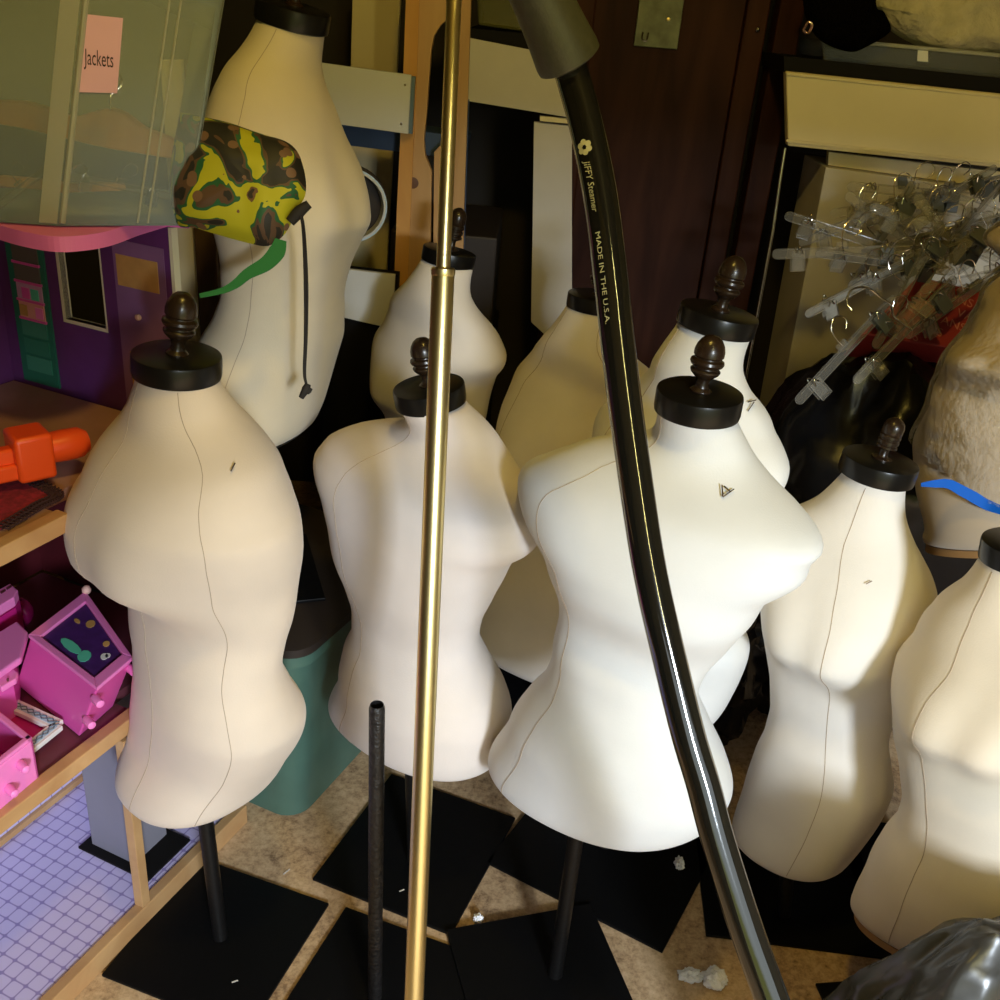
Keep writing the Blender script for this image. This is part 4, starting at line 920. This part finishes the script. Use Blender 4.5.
HL=[ # pixel centre, depth, in-picture angle of the bar (deg, ccw), turn about bar, label
((842,252),1.93,2,.2,'clear clip hanger sticking out at the far left of the heap'),
((862,218),1.99,22,.5,'clear clip hanger with dark grey clip at the upper left of the heap'),
((846,350),1.86,47,.3,'clear clip hanger slanting down onto the black trash bag, left of red carton'),
((945,268),1.84,50,-.2,'clear clip hanger lying across the red carton'),
((905,330),1.84,46,.4,'clear clip hanger reaching down past the red carton onto black bag'),
((925,215),2.03,-10,.3,None),((960,228),1.99,14,.8,None),((900,236),1.97,-38,.2,None),((975,205),2.05,-20,.5,None),
((930,245),1.95,5,1.1,None),((985,255),1.92,-30,.4,None),((885,262),1.92,-8,.9,None),((940,200),2.06,30,.6,None),((990,232),1.98,35,.2,None),((868,282),1.90,28,.7,None),((912,192),2.08,-5,.3,None),((880,240),2.0,60,.5,None),((915,262),1.9,20,.6,None),((965,295),1.86,35,.5,None),((895,205),2.06,8,.2,None),((935,232),1.93,-22,.4,None),((972,218),1.96,48,1.,None),((850,236),1.97,-18,.7,None),((908,285),1.87,62,.3,None),((948,190),2.1,12,.9,None),((990,275),1.9,12,.4,None),((955,250),1.97,-55,.3,None)]
for i,((x,y),dp_,an,tw,lab) in enumerate(HL):
    o=proto if i==0 else copy_tree(proto)
    Xa=Rv*cos(an*D2R)+Uv*sin(an*D2R); Zb=-Rv*sin(an*D2R)+Uv*cos(an*D2R); Ya=Fv
    Za=Zb*cos(tw)-Ya*sin(tw); Yb=np.cross(Za,Xa)
    m=Matrix(((Xa[0],Yb[0],Za[0],0),(Xa[1],Yb[1],Za[1],0),(Xa[2],Yb[2],Za[2],0),(0,0,0,1)))
    o.rotation_euler=m.to_euler(); o.location=tuple(at(x,y,dp_))
    if lab: o['label']=lab
    else: o['label']='clear clip hanger tangled in the middle of the heap at right'; 
    o['group']='clear clip hangers heaped on the black bag'
for (x,y),an,lab in (((22,188),38,'clear clip hanger at the bottom left inside the labelled bin'),((120,186),-12,'clear clip hanger lying flat inside the labelled bin, below the wooden hangers')):
    o=copy_tree(proto); dq=depth(c1)+.06
    Xa=Rv*cos(an*D2R)+Uv*sin(an*D2R); Za=-Rv*sin(an*D2R)+Uv*cos(an*D2R); Yb=np.cross(Za,Xa)
    o.rotation_euler=Matrix(((Xa[0],Yb[0],Za[0],0),(Xa[1],Yb[1],Za[1],0),(Xa[2],Yb[2],Za[2],0),(0,0,0,1))).to_euler(); o.location=tuple(at(x,y,dq)); o.scale=(.55,.55,.55); o['label']=lab; o['group']='clip hangers inside the labelled bin'
tag(mk('wire_hook',tube([at(x,y,1.80) for x,y in ((852,310),(847,303),(849,293),(856,288),(868,288),(880,297),(891,305),(894,316),(903,323),(913,330))],.0019,8,5),M['chrome']),'bent wire hook curling over the heap left of the red carton','hook')
# ------------------------------------------------------------- plastic wrap + tape on form J
q=Q['J']; V=place(torso(q,NZ,NT),q)
def wrap():
    k=thing('plastic_cover','crinkled clear plastic cover with blue tape over the upper right form','cover',tuple(V[40].mean(0)))
    R=[];n=NT
    for i in range(10,NZ-4):
        c=V[i].mean(0); ring=[]
        for j in range(n):
            p=V[i,j]; d_=p-c; d_[2]=0; L_=np.linalg.norm(d_); d_/=L_
            k_=noise.noise(Vector(p*22.))+.6*noise.noise(Vector(p*48.)); ring.append(c+(p-c)+d_*(.0075+.0035*k_)+zz*.002*k_)
        R.append(ring)
    R=np.array(R); px_=proj(R)
    m,nn_=R.shape[:2]; keep=[]
    vis=lambda i,j: px_[i,j,1] < 487+ (px_[i,j,0]-920)*.40 + 4*sin(j*.9)
    Fs=[]
    for i in range(m-1):
        for j in range(nn_):
            jn=(j+1)%nn_
            # lower edge of the cover is a slanting plane through space
            if R[i,j][2] > ZE(R[i,j]): Fs.append((i*nn_+j,i*nn_+jn,(i+1)*nn_+jn,(i+1)*nn_+j))
    o=mk('film',(R.reshape(-1,3),Fs),M['wrap'],k)
    # tape strip around the lower edge
    tp=[]
    pts=[(917,485),(930,483),(944,482),(955,488),(968,495),(982,505),(1000,513),(1020,520)]
    wid=[.003,.006,.007,.0085,.009,.009,.008,.006]
    return k
# plane of the lower edge: through three surface points seen along the tape line
def surf(x,y):
    pr=proj(V.reshape(-1,3)); d_=np.hypot(pr[:,0]-x,pr[:,1]-y)+ (depth(V.reshape(-1,3))>depth(V.reshape(-1,3)).mean())*200
    i=np.argsort(d_)[:6]; w=1/(d_[i]+1); return at(x,y,depth((V.reshape(-1,3)[i]*w[:,None]).sum(0)/w.sum()))
pa,pb2,pc_=surf(915,470),surf(960,488),surf(1000,512)
# least-squares plane z = a + b x + c y with a gentle roll to the back
Am=np.array([[1,p[0]-pb2[0]] for p in (pa,pb2,pc_)]); sol=np.linalg.lstsq(Am,np.array([p[2] for p in (pa,pb2,pc_)]),rcond=None)[0]
ZE=lambda p: sol[0]+sol[1]*(p[0]-pb2[0])
kw=wrap()
tpts=[(917,485),(930,484),(944,484),(956,490),(969,497),(983,505),(1000,511),(1018,516)]
wid=[.003,.006,.0075,.0085,.009,.0085,.007,.006]
Pt=[surf(x,y)-Fv*.014 for x,y in tpts]; Pt=crpath(Pt,4); wv=np.interp(np.linspace(0,7,len(Pt)),range(8),wid); T_,X_,Y_=tubeframes(Pt); nv=[]
for i in range(len(Pt)):
    sdv=np.cross(T_[i],-Fv); sdv/=np.linalg.norm(sdv); nv+=[Pt[i]+sdv*wv[i],Pt[i]-sdv*wv[i]]
N_=len(nv); Vs=np.array(nv+[p-Fv*.0012 for p in nv]); Fs_=[]
for i in range(len(Pt)-1):
    a=2*i; Fs_+= [(a,a+1,a+3,a+2),(N_+a,N_+a+2,N_+a+3,N_+a+1),(a,a+2,N_+a+2,N_+a),(a+1,N_+a+1,N_+a+3,a+3)]
Fs_+= [(0,N_,N_+1,1),(N_-2,N_-1,2*N_-1,2*N_-2)]
mk('tape_strip',(Vs,Fs_),M['tape'],kw,label='bright blue tape strip')
# ------------------------------------------------------------- crumpled bag bottom right
Vb,Fb=blob((.72,.85,.23),(.275,.13,.31),.11,2.5,2.,140,90,flatb=.004)
Vb[:,2]*=1-.22*np.clip((.62-Vb[:,0])/.2,0,1)
tag(mk('plastic_bag',(Vb,Fb),M['filmbag']),'crumpled grey black plastic bag on the floor at bottom right','plastic bag')
# ------------------------------------------------------------- fluff and scraps on the floor
def fluff(px_,z,sz,label,seed):
    c=on_z(*px_,z); Vb,Fb=blob((c[0],c[1],z+sz[2]*.7),sz,.38,5.,seed,40,26,flatb=z+.0005,ridge=False); tag(mk('fluff_tuft',(Vb,Fb),M['fluff']),label,'fluff')
fluff((690,978),.0,(.020,.012,.010),'left small white fluff tuft on bare floor, bottom right',1.)
fluff((714,982),.0,(.020,.020,.013),'bigger white fluff tuft on bare floor beside the hose',4.)
fluff((679,866),.0065,(.009,.014,.010),'white fluff tuft on black base plate under front form',7.)
fluff((478,921),.0005,(.008,.007,.009),'tiny white fluff tuft at the corner of two black base plates',11.)
sc_=mat('scrap_white',(.6,.56,.5),.8)
for i,(x,y,z,l,a,lab) in enumerate(((402,891,.0068,.010,.6,'pale paper scrap on the base plate beside the metal pole'),(287,872,.0005,.016,1.0,'curled pale thread on the bare floor by the green tub'),(235,982,.0068,.010,.5,'pale paper scrap on the base plate below the left form'),(575,984,.0068,.006,-.9,'pale paper scrap on front base plate right of its pole'),(520,988,.0068,.005,1.4,'pale paper scrap on front base plate left of its pole'))):
    c=on_z(x,y,z); d_=np.array([cos(a),sin(a),0]); tag(mk('scrap',obox(c-d_*l/2,d_*l,np.array([-d_[1],d_[0],0])*.0022,zz*.0008),sc_,smooth=False),lab,'scrap')
# ------------------------------------------------------------- camera and light
cam_=bpy.data.cameras.new('camera'); co=bpy.data.objects.new('camera',cam_); COL.objects.link(co)
cam_.sensor_fit='HORIZONTAL'; cam_.sensor_width=36.; cam_.lens=36.*F/1000.; cam_.clip_start=.05
mw=Matrix(((Rv[0],Uv[0],-Fv[0],C[0]),(Rv[1],Uv[1],-Fv[1],C[1]),(Rv[2],Uv[2],-Fv[2],C[2]),(0,0,0,1))); co.matrix_world=mw
SC.camera=co
def area(name,loc,tgt,sx,sy,e,col):
    l=bpy.data.lights.new(name,'AREA'); l.shape='RECTANGLE'; l.size=sx; l.size_y=sy; l.energy=e; l.color=col
    o=bpy.data.objects.new(name,l); COL.objects.link(o); o.location=loc; o.rotation_euler=(Vector(tgt)-Vector(loc)).to_track_quat('-Z','Y').to_euler(); return o
area('doorway_daylight',(1.62,-3.6,2.22),(.1,1.4,.75),.55,.75,280,(.80,.90,1.))
area('added_hose_light',(.66,-.55,1.95),(.2,1.2,1.5),.03,1.2,6,(1.,.88,.30))  # added unseen light, put behind the camera for the hose's long highlight
lm=bpy.data.lights.new('ceiling_bulb','POINT'); lm.energy=29; lm.color=(1.,.70,.13); lm.shadow_soft_size=.06
lo=bpy.data.objects.new('ceiling_bulb',lm); COL.objects.link(lo); lo.location=(.02,.62,2.40)
pl_=bpy.data.lights.new('doorway_portal','AREA'); pl_.shape='RECTANGLE'; pl_.size=2.3; pl_.size_y=1.50; pl_.cycles.is_portal=True
po=bpy.data.objects.new('doorway_portal',pl_); COL.objects.link(po); po.location=(1.03,-.82,.75); po.rotation_euler=(radians(90),0,0)
w=bpy.data.worlds.new('world'); SC.world=w; w.use_nodes=True; nt=w.node_tree; bg=nt.nodes['Background']
tc=nt.nodes.new('ShaderNodeTexCoord'); sx=nt.nodes.new('ShaderNodeSeparateXYZ'); rr=nt.nodes.new('ShaderNodeValToRGB')
nt.links.new(tc.outputs['Generated'],sx.inputs[0]); mp_=nt.nodes.new('ShaderNodeMapRange'); mp_.inputs[1].default_value=-.3; mp_.inputs[2].default_value=.5
nt.links.new(sx.outputs[2],mp_.inputs[0]); nt.links.new(mp_.outputs[0],rr.inputs[0]); nt.links.new(rr.outputs[0],bg.inputs[0])
e=rr.color_ramp.elements; e[0].position=.30; e[0].color=(.42,.44,.12,1); e[1].position=.95; e[1].color=(.80,.90,1.,1); q_=e.new(.42); q_.color=(.80,.89,.86,1); q_=e.new(.80); q_.color=(.82,.90,.95,1)
bg.inputs[1].default_value=1.5
sl=bpy.data.lights.new('sun','SUN'); sl.energy=7; sl.angle=.01; sl.color=(1.,.90,.66); so=bpy.data.objects.new('sun',sl); COL.objects.link(so); so.location=(1,-3,5); so.rotation_euler=Vector((-.05,.49,-.87)).to_track_quat('-Z','Y').to_euler()
SC.view_settings.view_transform='Standard'; SC.view_settings.look='None'; SC.view_settings.gamma=1.; SC.view_settings.exposure=.06; SC.view_settings.use_curve_mapping=False
